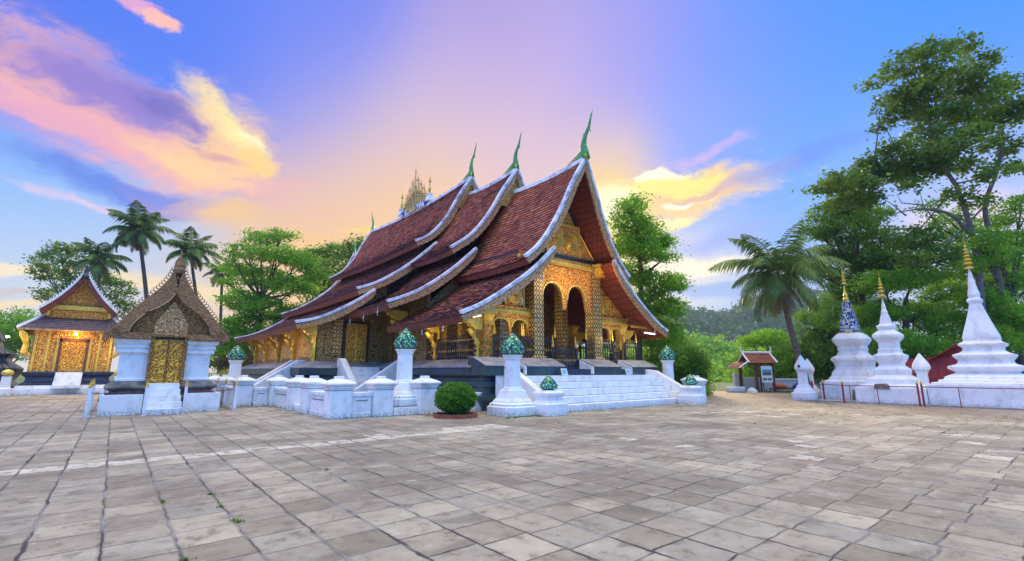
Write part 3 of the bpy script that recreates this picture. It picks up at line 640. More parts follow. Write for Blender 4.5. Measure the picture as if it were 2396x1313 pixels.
# side stairs of the rear hall
m = MB()
for k in range(6): m.box(9.9, 12.0, 24.2+k*.36, 26.66, .3+k*.25+.001*k, .3+(k+1)*.25+.02)
ss_ = m.build('stairs', 'white_plaster', T, bevel=.02)
MB().prism([(9.5, 0), (9.5, .70), (11.95, 2.32), (12.15, 2.32), (12.15, 0)], 23.75, 24.05, 'y').build('stair_cheek', 'white_plaster', ss_, bevel=.03)
MB().prism([(24.6, 0), (24.6, 1.0), (26.4, 2.3), (26.9, 2.3), (26.9, 0)], 9.55, 9.88, 'x').build('stair_cheek', 'white_plaster', ss_, bevel=.03)
for yy in (28.3, 29.7):
    MB().prism([(5.6, 0), (5.6, .75), (7.9, 2.22), (8.3, 2.22), (8.3, 0)], yy, yy+.28, 'y').build('stair_cheek', 'white_plaster', ss_, bevel=.03)
m = MB()
for k in range(6): m.box(5.9+k*.28, 7.5, 28.585, 29.695, k*.27, (k+1)*.27)
m.build('stairs', 'white_plaster', T)
# porch columns
def capital(x, y, z, h=.62, w0=.26, w1=.5, parent=None):
    MB().sq(x, y, [(w0, 0), (w0*1.1, .08*h/.6), (w0*.95, .1*h/.6), (w0*1.15, h*.4), (w1*.8, h*.72), (w1*.78, h*.76), (w1, h*.82), (w1, h*.98), (w1*.9, h)], z).build('capital', 'plain_gold', parent, bevel=.01)
def column(x, y, z0, z1, w, mat='lattice_stencil', cap=True):
    c = MB().sq(x, y, [(w*1.25, 0), (w*1.25, .18), (w, .26), (w, z1-z0)], z0).build('column', mat, T, bevel=.015)
    if cap: capital(x, y, z1-.62, .62, w*1.02, w*1.7, c)
    return c
for s in (-1, 1):
    column(XC+s*2.22+.12, 17.35, 2.1, 7.5, .33, cap=False)
    capital(XC+s*2.45, 16.92, 6.75, .7, .24, .40, T)
    column(XC+s*4.95, 17.55, 2.1, 4.35, .22, 'gilded_carving_fine')
    for yy in (19.4, 21.4): column(XC+s*4.95, yy, 2.1, 4.5, .2, 'gilded_carving_fine')
    for yy in (19.8, 22.0): column(XC+s*2.3, yy, 2.1, 7.3, .28)
def bracket(px, py, sx, z0=2.15, h=1.75, proj=.95, big=1, mat='plain_gold'):
    # carved serpent brace from the foot of the column out to the eave
    m = MB(); pts = []
    cr, _ = resample([(.10, 0), (.16, .22), (.14, .5), (.22, .8), (.42, 1.05), (.66, 1.3)], 14)
    for k, (a, b) in enumerate(cr):
        wv = .075+.045*math.sin(k*1.3)+.05*(k/13); pts.append((px+sx*a*proj/.95, py, z0+b*h/1.75, wv))
    m.tube([p[:3] for p in pts], [p[3] for p in pts], 8, (1, .75))
    for k in range(2, 13, 2):
        a, b = cr[k]; q = (px+sx*(a+.05)*proj/.95, py, z0+b*h/1.75); m.tube([q, (q[0]+sx*.09, py, q[2]-.02), (q[0]+sx*.12, py, q[2]+.08)], [.05, .035, .005], 5)
    b_ = m.build('bracket', mat, T)
    m = MB(); z1 = z0+h
    prof = [(0, z1-.52), (.45, z1-.50), (.5, z1-.40), (.62, z1-.38), (.68, z1-.25), (.82, z1-.22), (.86, z1-.06), (.98, z1-.03), (.98, z1+.05), (0, z1+.05)]
    m.prism([(px+sx*a*proj/.95, b) for a, b in prof], py-.17, py+.17, 'y'); m.build('bracket_head', 'gilded_carving_fine' if mat != 'plain_gold' else 'plain_gold', b_, bevel=.012)
    return b_
for s in (-1, 1):
    bracket(XC+s*5.2, 17.6, s, 2.15, 1.80, .95, mat='plain_gold'); bracket(XC+s*5.2, 21.4, s, 2.15, 1.9, .95, mat='plain_gold')
    bracket(XC+s*5.4, 24.6, s, 3.0, 1.9, 1.3)
    for k, yy in enumerate((27.6, 31.4, 35.0, 38.4, 41.6)):
        bracket(XC+s*9.35, yy, s, 2.12, 1.95, .95)
        MB().box(*sorted((XC+s*9.39, XC+s*9.55)), yy-.13, yy+.13, 2.05, 4.3).build('pilaster', 'plain_gold', T)
        if k < 4:
            MB().box(*sorted((XC+s*9.381, XC+s*9.47)), yy+.2, yy+3.3, 3.75, 4.0).build('wall_beam', 'gilded_carving_fine', T)
            MB().box(*sorted((XC+s*9.381, XC+s*9.44)), yy+.6, yy+2.6, 2.1, 2.4).build('wall_base', 'old_gilt_carving', T)
# scalloped arch screens
def arch_screen(x0, x1, y, ztop, arches, name='arch_screen', mat='gilded_carving', th=.14):
    # arches: (centre, half width, spring z, crown z)
    n = 72; m = MB(); xs = np.linspace(x0, x1, n); bot = []
    for x in xs:
        z = None
        for (c, hw, zs, zc) in arches:
            if abs(x-c) < hw:
                q = abs(x-c)/hw; z = zs+(zc-zs)*math.sqrt(max(0, 1-q**2.2)); break
        if z is None:
            # pendant between arches
            dmin = min(abs(abs(x-c)-hw) for c, hw, _, _ in arches); z = arches[0][2]-min(.55, dmin*5.5)
        bot.append(z)
    rings = [[(x, y-th/2, b), (x, y-th/2, ztop), (x, y+th/2, ztop), (x, y+th/2, b)] for x, b in zip(xs, bot)]
    o = m.loft(rings).build(name, mat, T)
    for (c, hw, zs, zc) in arches:
        pts = [(c+hw*1.04*math.cos(a), y-th/2-.02, zs+(zc-zs+.05)*abs(math.sin(a))**.9) for a in np.linspace(math.pi, 0, 19)]
        MB().tube(pts, [.055 if k % 2 else .04 for k in range(19)], 6).build('arch_rim', 'pale_gold', o)
    return o
arch_screen(16.05, 19.98, 17.3, 7.05, [(16.95, .69, 5.3, 6.08), (18.75, .69, 5.3, 6.08)])
for a in (16.0, 20.0):
    pass
for (x0, x1) in ((13.1, 15.45), (20.6, 22.75)):
    d = (x1-x0)/4; arch_screen(x0, x1, 17.45, 4.32, [(x0+d, d*.82, 3.68, 4.02), (x0+3*d, d*.82, 3.68, 4.02)])
def beam(x0, x1, y, z0, z1, mat='plain_gold', dent=True, name='beam'):
    b_ = MB().box(x0, x1, y-.12, y+.12, z0, z1).build(name, mat, T, bevel=.01)
    if dent:
        m = MB(); n = int((x1-x0)/.12)
        for k in range(n): x = x0+(k+.5)*(x1-x0)/n; m.lathe(x, y-.16, [(.0, -.09), (.035, -.05), (.042, 0)], 6, z0)
        m.build('dentil', 'pale_gold', b_)
    return b_
beam(15.2, 20.8, 17.22, 7.1, 7.3); beam(15.1, 20.9, 17.26, 7.304, 7.46, 'gilded_carving_fine', False); beam(15.3, 20.7, 17.24, 7.464, 7.66, 'black_lacquer', False)
beam(12.7, 15.5, 17.40, 4.33, 4.46); beam(12.5, 15.5, 17.42, 4.464, 4.66, 'gilded_carving_fine', False)
beam(20.5, 23.1, 17.40, 4.33, 4.46); beam(20.5, 23.3, 17.42, 4.464, 4.66, 'gilded_carving_fine', False)
# projecting tie beams that carry the eaves
for s in (-1, 1):
    MB().box(*sorted((XC+s*2.3, XC+s*3.7)), 16.6, 16.75, 6.95, 7.1).box(*sorted((XC+s*5.0, XC+s*6.6)), 16.7, 16.85, 4.1, 4.22).build('tie_beam', 'plain_gold', T, bevel=.01)
def roundel(x, y, z, r, parent):
    m = MB()
    for k, q in enumerate((1, .8, .6, .42, .24)):
        pts = [(x+r*q*math.cos(a), y-.03-.012*k, z+r*q*math.sin(a)) for a in np.linspace(0, 2*math.pi, 25)]
        m.tube(pts, .035-.004*k, 5)
    m.build('roundel', 'plain_gold', parent)
pan = MB().box(16.72, 19.08, 17.28, 17.36, 7.7, 9.35).build('pediment_panel', 'gilded_carving', T)
for x in (17.32, 18.48): roundel(x, 17.27, 8.5, .52, pan)
MB().box(16.6, 16.72, 17.22, 17.38, 7.66, 9.4).box(19.08, 19.2, 17.22, 17.38, 7.66, 9.4).box(16.6, 19.2, 17.22, 17.38, 9.36, 9.5).build('panel_frame', 'plain_gold', pan, bevel=.01)
for s in (-1, 1):
    MB().prism([(XC+s*1.36, 7.7), (XC+s*2.45, 7.7), (XC+s*1.36, 9.0)], 17.30, 17.38).build('pediment_panel', 'gilded_carving', T)
    MB().tube([(XC+s*1.33, 17.28, 9.1), (XC+s*2.5, 17.28, 7.7)], .04, 4).build('panel_frame', 'plain_gold', T)
MB().prism([(XC-.95, 9.55), (XC+.95, 9.55), (XC, 10.9)], 17.30, 17.38).build('pediment_panel', 'gilded_carving', T)
MB().prism([(XC-2.9, 7.2), (XC+2.9, 7.2), (XC+2.05, 8.2), (XC+1.2, 9.6), (XC+.5, 11.0), (XC, 11.8), (XC-.5, 11.0), (XC-1.2, 9.6), (XC-2.05, 8.2)], 17.42, 17.5).build('gable_backing', 'dark_timber', T)
for s in (-1, 1):   # side bays over the aisles
    c = XC+s*3.35
    p_ = MB().box(c-.55, c+.55, 17.42, 17.5, 4.72, 5.75).build('aisle_panel', 'gilded_carving', T); roundel(c, 17.41, 5.22, .38, p_)
    MB().box(c-.62, c-.552, 17.36, 17.52, 4.7, 5.8).box(c+.552, c+.62, 17.36, 17.52, 4.7, 5.8).box(c-.62, c+.62, 17.36, 17.52, 5.752, 5.84).build('panel_frame', 'plain_gold', p_)
    MB().prism([(XC+s*4.05, 4.7), (XC+s*5.2, 4.7), (XC+s*4.05, 5.6)], 17.42, 17.5).build('aisle_panel', 'gilded_carving', T)
    MB().prism([(XC+s*2.8, 5.9), (XC+s*3.7, 5.9), (XC+s*2.8, 6.7)], 17.42, 17.5).build('aisle_panel', 'gilded_carving', T)
    MB().prism([(XC+s*2.6, 4.6), (XC+s*5.6, 4.6), (XC+s*2.6, 6.9)], 17.54, 17.6).build('gable_backing', 'dark_timber', T)
# railings
def railing(p0, p1, z, n, posts=True):
    p0 = Vector(p0); p1 = Vector(p1); r = MB()
    d = (p1-p0); nx = Vector((d.y, -d.x)).normalized()*.03
    for h in (.14, .86):
        r.add([(p0.x-nx.x, p0.y-nx.y, z+h), (p0.x+nx.x, p0.y+nx.y, z+h), (p1.x+nx.x, p1.y+nx.y, z+h), (p1.x-nx.x, p1.y-nx.y, z+h), (p0.x-nx.x, p0.y-nx.y, z+h+.06), (p0.x+nx.x, p0.y+nx.y, z+h+.06), (p1.x+nx.x, p1.y+nx.y, z+h+.06), (p1.x-nx.x, p1.y-nx.y, z+h+.06)],
              [(0, 1, 2, 3), (4, 5, 6, 7), (0, 1, 5, 4), (1, 2, 6, 5), (2, 3, 7, 6), (3, 0, 4, 7)])
    for q in (p0, p1): r.box(q.x-.025, q.x+.025, q.y-.025, q.y+.025, z+.1, z+.95)
    o = r.build('railing', 'black_lacquer', T); b_ = MB(); g_ = MB()
    for k in range(n):
        q = p0+d*((k+.5)/n)
        b_.lathe(q.x, q.y, [(.022, 0), (.035, .1), (.018, .2), (.034, .32), (.034, .48), (.016, .62), (.03, .75), (.03, .92), (.012, 1.0), (.022, 1.08), (.003, 1.24)], 6, z)
        g_.lathe(q.x, q.y, [(.036, .36), (.04, .42), (.036, .46)], 6, z); pass
    b_.build('balusters', 'black_lacquer', o); g_.build('baluster_gilding', 'bronze_gold', o)
    if posts:
        for q in (p0, p1):
            MB().lathe(q.x, q.y, [(.06, 0), (.06, .95), (.075, 1.0), (.05, 1.05)], 8, z).build('railing_post', 'black_lacquer', o)
            MB().lathe(q.x, q.y, [(.055, 1.05), (.07, 1.15), (.04, 1.22), (.055, 1.32), (.03, 1.4), (.03, 1.5), (.004, 1.68)], 8, z).build('post_finial', 'plain_gold', o)
railing((13.1, 17.1), (14.75, 17.1), 2.2, 9); railing((14.85, 17.1), (16.95, 17.1), 2.2, 12); railing((19.3, 17.1), (21.5, 17.1), 2.2, 12); railing((22.6, 17.1), (23.7, 17.1), 2.2, 6)
railing((16.6, 16.9), (18.25, 16.9), 1.72, 13); railing((21.55, 17.3), (22.5, 17.3), 1.75, 7)
for s in (-1, 1):
    railing((XC+s*5.3, 17.9), (XC+s*5.3, 21.1), 2.15, 18); railing((XC+s*5.3, 21.7), (XC+s*5.3, 25.4), 2.15, 20)
MB().box(12.55, 23.25, 17.0, 27.5, 1.5, 2.12).build('floor', 'grey_coping', T)
MB().box(12.5, 12.7, 26.0, 26.2, 2.1, 4.4).build('post', 'red_brown_timber', T)
# spire cluster on the ridge
rc = MB(); rg = MB(); ycen = 34.5
for k in range(15):
    y = 32.65+k*.27; q = abs(k-7)/7; h = 2.35*(1-q)**.9+1.0+(.12 if k % 2 else -.1)
    if k == 7: h += .55
    rc_ = MB(); zb = 15.1; hb = h*.48
    rc_.lathe(XC, y, [(.06, 0), (.06, hb-.12), (.10, hb-.08), (.05, hb), (.09, hb+.08), (.04, hb+.16), (.03, h*.78), (.012, h*.8)], 7, zb)
    for j in range(4): zz = h*.8+.09*j; rc_.lathe(XC, y, [(.015, zz), (.085-.018*j, zz+.01), (.015, zz+.05)], 7, zb)
    rc_.lathe(XC, y, [(.014, h*.8), (.012, h*.8+.35), (.003, h+.12)], 6, zb)
    rc_.build('ridge_spire', 'bronze_gold', tcr[0])
for y in (32.05, 36.9):
    MB().sq(XC, y, [(.28, 0), (.16, .5), (.2, .55), (.2, .62)], 15.0).build('spire_pedestal', 'white_plaster', tcr[0])
    m = MB().lathe(XC, y, [(.1, 0), (.17, .06), (.08, .14), (.15, .24), (.07, .34), (.14, .42), (.06, .6), (.03, 1.0)], 7, 15.62)
    for j in range(4): zz = 1.02+.12*j; m.lathe(XC, y, [(.02, zz), (.14-.03*j, zz+.01), (.02, zz+.08)], 7, 15.62)
    m.lathe(XC, y, [(.02, 1.5), (.003, 1.8)], 6, 15.62); m.build('ridge_spire', 'dark_glaze' if 0 else 'pale_gold', tcr[0])
MB().box(XC-.22, XC+.22, 32.3, 36.6, 14.72, 15.16).build('ridge_mosaic', 'ridge_mosaic', tcr[0])
# tube lamps under the corner eaves
def tube_lamp(name, a, b, label):
    t = thing(name, label, 'lamp', a, 'tube lamps under the porch eaves')
    MB().tube([a, b], .035, 8).build('tube', 'tube_light', t); a2 = (a[0], a[1], a[2]+.05); b2 = (b[0], b[1], b[2]+.05)
    MB().tube([a2, b2], .045, 6).build('housing', 'pale_metal', t)
tube_lamp('tube_lamp', (11.05, 16.5, 3.82), (11.9, 16.5, 3.95), 'lit fluorescent tube hung under the left front corner of the temple eaves')
tube_lamp('tube_lamp', (23.75, 16.5, 3.82), (24.8, 16.5, 3.78), 'lit fluorescent tube hung under the right front corner of the temple eaves')
def lamp(loc, e, col, r=.15):
    l = bpy.data.lights.new('lamp', 'POINT'); l.energy = e; l.color = col; l.shadow_soft_size = r
    o = bpy.data.objects.new('lamp', l); C.objects.link(o); o.location = loc
lamp((11.6, 16.4, 3.1), 22, (1, .85, .45)); lamp((23.9, 16.6, 3.2), 14, (1, .85, .45))
lamp((19.5, 15.8, 6.4), 45, (1, .55, .15), .4); lamp((17.6, 15.9, 6.2), 90, (1, .66, .24)); lamp((14.5, 16.4, 3.6), 30, (1, .75, .3)); lamp((21.6, 16.6, 3.4), 30, (1, .75, .3))
lamp((17.9, 19.5, 4.6), 40, (1, .8, .35)); lamp((9.0, 26.0, 3.2), 12, (1, .75, .35)); lamp((7.3, 30, 3.2), 25, (1, .75, .35)); lamp((7.3, 36, 3.2), 25, (1, .75, .35))
lamp((11.8, 20.5, 3.4), 30, (1, .8, .35))
# ------------------------------------------------------------------ low white wall with capped posts
def wall_post(x, y, parent, s=.36, h=1.0, cap=.42):
    p_ = MB().box(x-s, x+s, y-s, y+s, 0, h).build('wall_post', 'white_plaster', parent, bevel=.02)
    k = s/.36
    MB().sq(x, y, [(.36, 0), (.40, .02), (.40, .05), (.365, .06), (.44, .11), (.47, .15), (.455, .19), (.30, .27), (.20, .315), (.135, .33), (.135, .40), (.12, .42)], h+.002, k, k).build('post_cap', 'white_plaster', p_)
    MB().sq(x, y, [(.362, 0), (.368, .012), (.362, .024)], h-.07, k, k).build('groove_line', 'aged_stone', p_)
    return p_
def wall_run(a, b, parent, h=.86, th=.2, name='wall_panel'):
    (x0, y0), (x1, y1) = a, b
    if abs(x1-x0) > abs(y1-y0): bx = (min(x0, x1), max(x0, x1), y0-th, y0+th); g = 0
    else: bx = (x0-th, x0+th, min(y0, y1), max(y0, y1)); g = 1
    o = MB().box(*bx, 0, h-.14).build(name, 'white_plaster', parent, bevel=.015)
    e = .05; MB().box(bx[0]-(e if g else 0), bx[1]+(e if g else 0), bx[2]-(0 if g else e), bx[3]+(0 if g else e), h-.138, h).box(bx[0]-(.03 if g else 0), bx[1]+(.03 if g else 0), bx[2]-(0 if g else .03), bx[3]+(0 if g else .03), 0, .16).build('wall_coping', 'white_plaster', o, bevel=.02)
    e = .012; MB().box(bx[0]-(e if g else -.15), bx[1]+(e if g else -.15), bx[2]-(-.15 if g else e), bx[3]+(-.15 if g else e), h-.30, h-.27).build('groove_line', 'aged_stone', o)
    return o
LW = thing('boundary_wall', 'low white stepped wall with grooved panels and pyramid-capped posts in front of the temple', 'wall', (6.2, 17, 0))
for (x, y) in ((6.15, 16.98), (7.65, 16.82), (9.35, 16.62), (6.12, 19.6), (6.1, 21.5), (6.1, 24.8), (4.75, 25.4), (4.38, 27.9), (4.25, 30.0)): wall_post(x, y, LW)
wall_run((6.52, 16.88), (7.28, 16.88), LW); wall_run((6.13, 17.35), (6.13, 19.23), LW); wall_run((6.1, 21.87), (6.1, 24.43), LW); wall_run((5.12, 25.1), (5.73, 25.1), LW)
wall_run((4.5, 25.77), (4.5, 27.53), LW); wall_run((4.32, 28.27), (4.32, 29.63), LW); wall_run((9.72, 16.5), (12.2, 16.5), LW, .74)
MB().box(8.02, 8.98, 16.4, 16.95, 0, .3).build('threshold', 'white_plaster', LW, bevel=.02); MB().box(8.03, 8.97, 16.43, 18.2, .302, .33).build('threshold_paving', 'aged_stone', LW)
MB().box(5.85, 6.4, 19.97, 21.13, 0, .28).build('threshold', 'white_plaster', LW, bevel=.02)
# inner terrace floor inside the wall
tag(MB().box(6.45, 11.8, 16.95, 26.3, -.02, .3).build('terrace', 'aged_stone'), kind='structure')
# ------------------------------------------------------------------ lotus bud columns
def bud(x, y, z, r, h, parent, mat='green_glass_mosaic', rough=True):
    prof = [(.55, 0), (.85, .06), (1.0, .16), (1.02, .28), (.96, .38), (.78, .52), (.56, .68), (.34, .82), (.14, .94), (.02, 1.0)]
    n = 18; m = MB(); m.lathe(x, y, [(r*a, h*b) for a, b in prof], n, z); o = m.build('lotus_bud', mat, parent, smooth=True)
    if rough:
        m = MB()
        for row in range(8):
            zz = .12+row*.1; rr = np.interp(zz, [b for a, b in prof], [a for a, b in prof])*r
            k = max(5, int(14*rr/r))
            for j in range(k):
                a = 2*math.pi*(j+.5*(row % 2))/k; ca, sa = math.cos(a), math.sin(a); w = .16*r+.1*rr; ta_, tb_ = -sa*w, ca*w
                b0 = (x+ca*rr*1.0, y+sa*rr*1.0, z+h*(zz-.04)); tip = (x+ca*rr*(1.06), y+sa*rr*1.06, z+h*(zz+.10)); mid = (x+ca*rr*1.07, y+sa*rr*1.07, z+h*(zz+.01))
                m.add([(b0[0]-ta_, b0[1]-tb_, b0[2]), (b0[0]+ta_, b0[1]+tb_, b0[2]), tip, mid], [(0, 3, 2), (3, 1, 2), (0, 1, 3)])
        m.build('glass_petals', mat, o)
    return o
def big_column(x, y, label, s=1.0, group='tall lotus bud columns round the temple'):
    t = thing('lotus_column', label, 'column', (x, y, 0), group)
    MB().sq(x, y, [(.78*s, 0), (.78*s, .32), (.70*s, .34), (.72*s, .42), (.62*s, .46), (.60*s, .52), (.5*s, .62), (.42*s, .82), (.40*s, .9), (.33*s, .94)], 0, notch=.14).build('pedestal', 'white_plaster', t, bevel=.02)
    MB().lathe(x, y, [(.36, .92), (.36, .97), (.31, 1.02), (.29, 2.0), (.33, 2.05), (.33, 2.1), (.40, 2.18), (.40, 2.2)], 24, 0).build('shaft', 'white_plaster', t, smooth=False)
    bud(x, y, 2.2, .44, .84, t); return t
big_column(11.65, 14.05, 'tall white column topped by a bright green glass lotus bud, left of the front stairs')
t = big_column(8.85, 17.35, 'tall white column with a blue-green glass lotus bud, behind the gap in the low wall'); t.location.z = .25
big_column(23.9, 15.2, 'tall white column with green glass lotus bud at the right end of the temple front')
big_column(5.2, 30.4, 'distant white column with a teal glass lotus bud, beside the rear left corner of the temple')
def short_ped(x, y, label):
    t = thing('stair_pedestal', label, 'pedestal', (x, y, 0), 'short lotus bud pedestals at the foot of the stairs')
    MB().sq(x, y, [(.50, 0), (.50, .42), (.42, .45), (.36, .55), (.36, .68), (.43, .72), (.44, .82), (.36, .86), (.30, .9)], 0).build('pedestal', 'white_plaster', t, bevel=.02)
    bud(x, y, .9, .32, .56, t); return t
short_ped(12.62, 13.1, 'short white pedestal with dark green glass bud at the left foot of the front stairs')
short_ped(22.3, 12.95, 'short white pedestal with green glass bud at the right foot of the front stairs')
RW = thing('side_wall', 'short run of low white wall with two capped posts right of the front stairs', 'wall', (23.5, 13.4, 0))
for (x, y) in ((23.3, 13.2), (25.2, 14.6), (25.6, 16.6)): wall_post(x, y, RW, .32, .95)
# ------------------------------------------------------------------ info signs on the top step
for (x, lb) in ((16.0, 'small white text sign leaning on the top step, left of the porch entrance'), (20.75, 'small white text sign leaning on the top step, right of the porch entrance')):
    t = thing('text_sign', lb, 'sign', (x, 15.55, 1.4), 'small signs on the top step')
    MB().prism([(15.50, 1.42), (15.60, 1.72), (15.62, 1.715), (15.52, 1.415)], x-.19, x+.19, 'x').build('panel', 'sign_white', t)
    for k in range(4): MB().prism([(15.492+.02*k+.022, 1.50+.05*k), (15.498+.02*k+.022, 1.52+.05*k), (15.51+.02*k+.022, 1.52+.05*k), (15.50+.02*k+.022, 1.50+.05*k)], x-.14, x+.12-.05*(k % 2), 'x').build('text_line', 'print_dark', t)
    MB().box(x-.10, x+.10, 15.56, 15.68, 1.402, 1.50).build('foot', 'iron', t)
# ------------------------------------------------------------------ foliage
def leaves_at(cent, nrm_up=.5, size=.2, asp=.55):
    N = len(cent); d = RNG.normal(0, 1, (N, 3)); d[:, 2] = d[:, 2]*.6-.15; d /= np.linalg.norm(d, axis=1)[:, None]
    u = RNG.normal(0, 1, (N, 3)); u[:, 2] += nrm_up*2; s = np.cross(d, u); s /= np.linalg.norm(s, axis=1)[:, None]+1e-9
    n_ = np.cross(s, d); sz = size*RNG.uniform(.6, 1.35, (N, 1))
    V = np.stack([cent-d*sz*.5, cent+s*sz*asp*.5-n_*sz*.08, cent+d*sz*.5-n_*sz*.18, cent-s*sz*asp*.5-n_*sz*.08], 1)
    return V.reshape(-1, 3), np.arange(N*4).reshape(N, 4)
def crown_pts(blobs, n, clump=.45, flat=.55, hollow=.55, per=26):
    blobs = [(np.array(c, float), r, (rz if rz else r*.75)) for c, r, rz in blobs]
    wts = np.array([r*r*rz for _, r, rz in blobs])**.75; wts /= wts.sum(); out = []
    for (c, r, rz), wt in zip(blobs, wts):
        nc = max(3, int(n*wt/per)); d = RNG.normal(0, 1, (nc, 3)); d /= np.linalg.norm(d, axis=1)[:, None]
        q = (hollow+(1-hollow)*RNG.random((nc, 1))**.6); cc = c+d*q*np.array((r, r, rz))
        k = np.repeat(np.arange(nc), per); sg = clump*RNG.uniform(.6, 1.3, (nc, 1))[k]
        out.append(cc[k]+RNG.normal(0, 1, (len(k), 3))*sg*np.array((1, 1, flat)))
    return np.concatenate(out)
def limbs(base, trunk, blobs, r0, n=7):
    m = MB(); tr = [Vector(base)]+[Vector(p) for p in trunk]; K = len(tr)
    cr, _ = resample([tuple(p) for p in tr], max(8, 3*K)); rr = [r0*(1.25 if i == 0 else 1-.55*i/len(cr)) for i in range(len(cr))]
    m.tube([tuple(p) for p in cr], rr, 9)
    top = cr[-1]
    for (c, r, rz) in blobs:
        c = np.array(c, float); k = min(len(cr)-1, max(len(cr)//2, int(np.argmin(np.linalg.norm(cr-(c-np.array((0, 0, 1.2*r))), axis=1))))); st = cr[k]
        mid = st*.45+c*.55+np.array((random.uniform(-.3, .3), random.uniform(-.3, .3), -.12*np.linalg.norm(c-st)))
        q, _ = resample([tuple(st), tuple(mid), tuple(c)], 8); m.tube([tuple(p) for p in q], [r0*.42*(1-.82*i/7)+.01 for i in range(8)], 6)
        for _ in range(3):
            e = c+np.array([random.uniform(-1, 1)*r, random.uniform(-1, 1)*r, random.uniform(-.3, .9)*(rz or r)])*.85
            a = q[5]; m.tube([tuple(a), tuple((a+e)/2+np.array((0, 0, .08))), tuple(e)], [r0*.16, r0*.10, .008], 5)
    return m
def tree(name, label, cat, base, trunk, blobs, n, leaf, mat, group=None, bark='bark', r0=.22, clump=.45, flat=.5, hollow=.5, per=26, asp=.6):
    t = thing(name, label, cat, tuple(base), group)
    limbs(base, trunk, blobs, r0).build('trunk', bark, t, smooth=True)
    V, F = leaves_at(crown_pts(blobs, n, clump, flat, hollow, per), .5, leaf, asp)
    keep = None
    mkobj('crown', V, F, mat, t); return t
def B(u, v, c, rpx, fz=None, dc=0):       # a foliage mass seen at (u, v), depth c, radius in picture pixels
    p = P(u, v, c+dc); r = rpx*c/FPX; return (tuple(p), r, (fz*c/FPX if fz else None))
def bs(c, lst, jit=2.0): return [B(u, v, c, r, fz, random.uniform(-jit, jit)) for (u, v, r, *o) in lst for fz in [o[0] if o else None]]
def gp(u, c):      # point on the ground under column u at depth c
    p = P(u, 868, c); return (p.x, p.y, 0)
# round clipped bush in a brick ring
bx_, by_ = 9.55, 14.7
t = thing('clipped_bush', 'round clipped green bush standing before the white wall, left of the stairs', 'bush', (bx_, by_, 0))
d = RNG.normal(0, 1, (9000, 3)); d /= np.linalg.norm(d, axis=1)[:, None]; q = d*(.84+.18*RNG.random((9000, 1))**1.5)*np.array((.80, .80, .60))
q = q*.92*(1+.05*np.sin(11*d[:, 2:3]+9*d[:, :1]))+RNG.normal(0, .02, q.shape); V, F = leaves_at(q+np.array((bx_, by_, .66)), .3, .085, .5); mkobj('crown', V, F, 'leaves_hedge', t)
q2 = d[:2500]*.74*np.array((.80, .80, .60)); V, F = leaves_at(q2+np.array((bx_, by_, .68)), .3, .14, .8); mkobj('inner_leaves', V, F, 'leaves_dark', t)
m = MB(); 
for k in range(6): a = k*1.05; m.tube([(bx_, by_, .05), (bx_+.25*math.cos(a), by_+.25*math.sin(a), .5)], [.04, .02], 5)
m.build('trunk', 'bark', t)
t = thing('brick_ring', 'low ring of upright terracotta bricks around the clipped bush', 'planter', (bx_, by_, 0)); m = MB()
for k in range(54):
    a = 2*math.pi*k/54; c_, s_ = math.cos(a), math.sin(a); r1, r2, w_, h_ = .66, .78, .036, .13+random.uniform(-.015, .015)
    vs = [(bx_+r*c_-w*s_, by_+r*s_+w*c_, z) for z in (0, h_) for r, w in ((r1, -w_), (r2, -w_), (r2, w_), (r1, w_))]
    m.add(vs, [(0, 3, 2, 1), (4, 5, 6, 7), (0, 1, 5, 4), (1, 2, 6, 5), (2, 3, 7, 6), (3, 0, 4, 7)])
m.build('bricks', 'terracotta', t); MB().lathe(bx_, by_, [(.67, 0), (.67, .07), (.3, .10)], 24).build('soil', 'soil', t)
# grass tufts
def tufts(name, pts, n, h, spread, label=None):
    V = []; F = []
    for (x, y) in pts:
        for _ in range(n):
            a = random.uniform(0, 6.28); r = abs(random.gauss(0, spread)); px, py = x+r*math.cos(a), y+r*math.sin(a)*.5; w = .008; b_ = random.uniform(0, 6.28); hh = h*random.uniform(.4, 1.2); l = hh*.5
            k = len(V); V += [(px-w*math.cos(b_), py-w*math.sin(b_), 0), (px+w*math.cos(b_), py+w*math.sin(b_), 0), (px+l*math.sin(b_), py+l*math.cos(b_), hh)]; F.append((k, k+1, k+2))
    o = mkobj(name, np.array(V, float), np.array(F), 'grass_blades', None, (0, 0, 0)); tag(o, label, 'grass', kind='stuff'); return o
tufts('joint_weeds', [(.66, 7.6), (1.18, 7.66), (2.9, 8.3), (1.18, 6.9), (.67, 5.2), (1.2, 6.2), (1.24, 6.1), (10.9, 10.9), (15.4, 6.9)], 36, .03, .03, 'small green weeds growing in the joints between the paving slabs')
tufts('wall_foot_grass', [(10.6+k*.13, 13.05+random.uniform(-.1, .2)) for k in range(16)]+[(11.9+k*.1, 12.9) for k in range(5)]+[(8.9+k*.1, 15.6) for k in range(10)], 26, .07, .08, 'thin strip of grass at the foot of the columns and brick ring')
tufts('edge_weeds', [(random.uniform(17, 29), random.uniform(-2, 12)) for _ in range(150)], 14, .035, .16, 'patches of dry weeds on the paving near the white stupas')
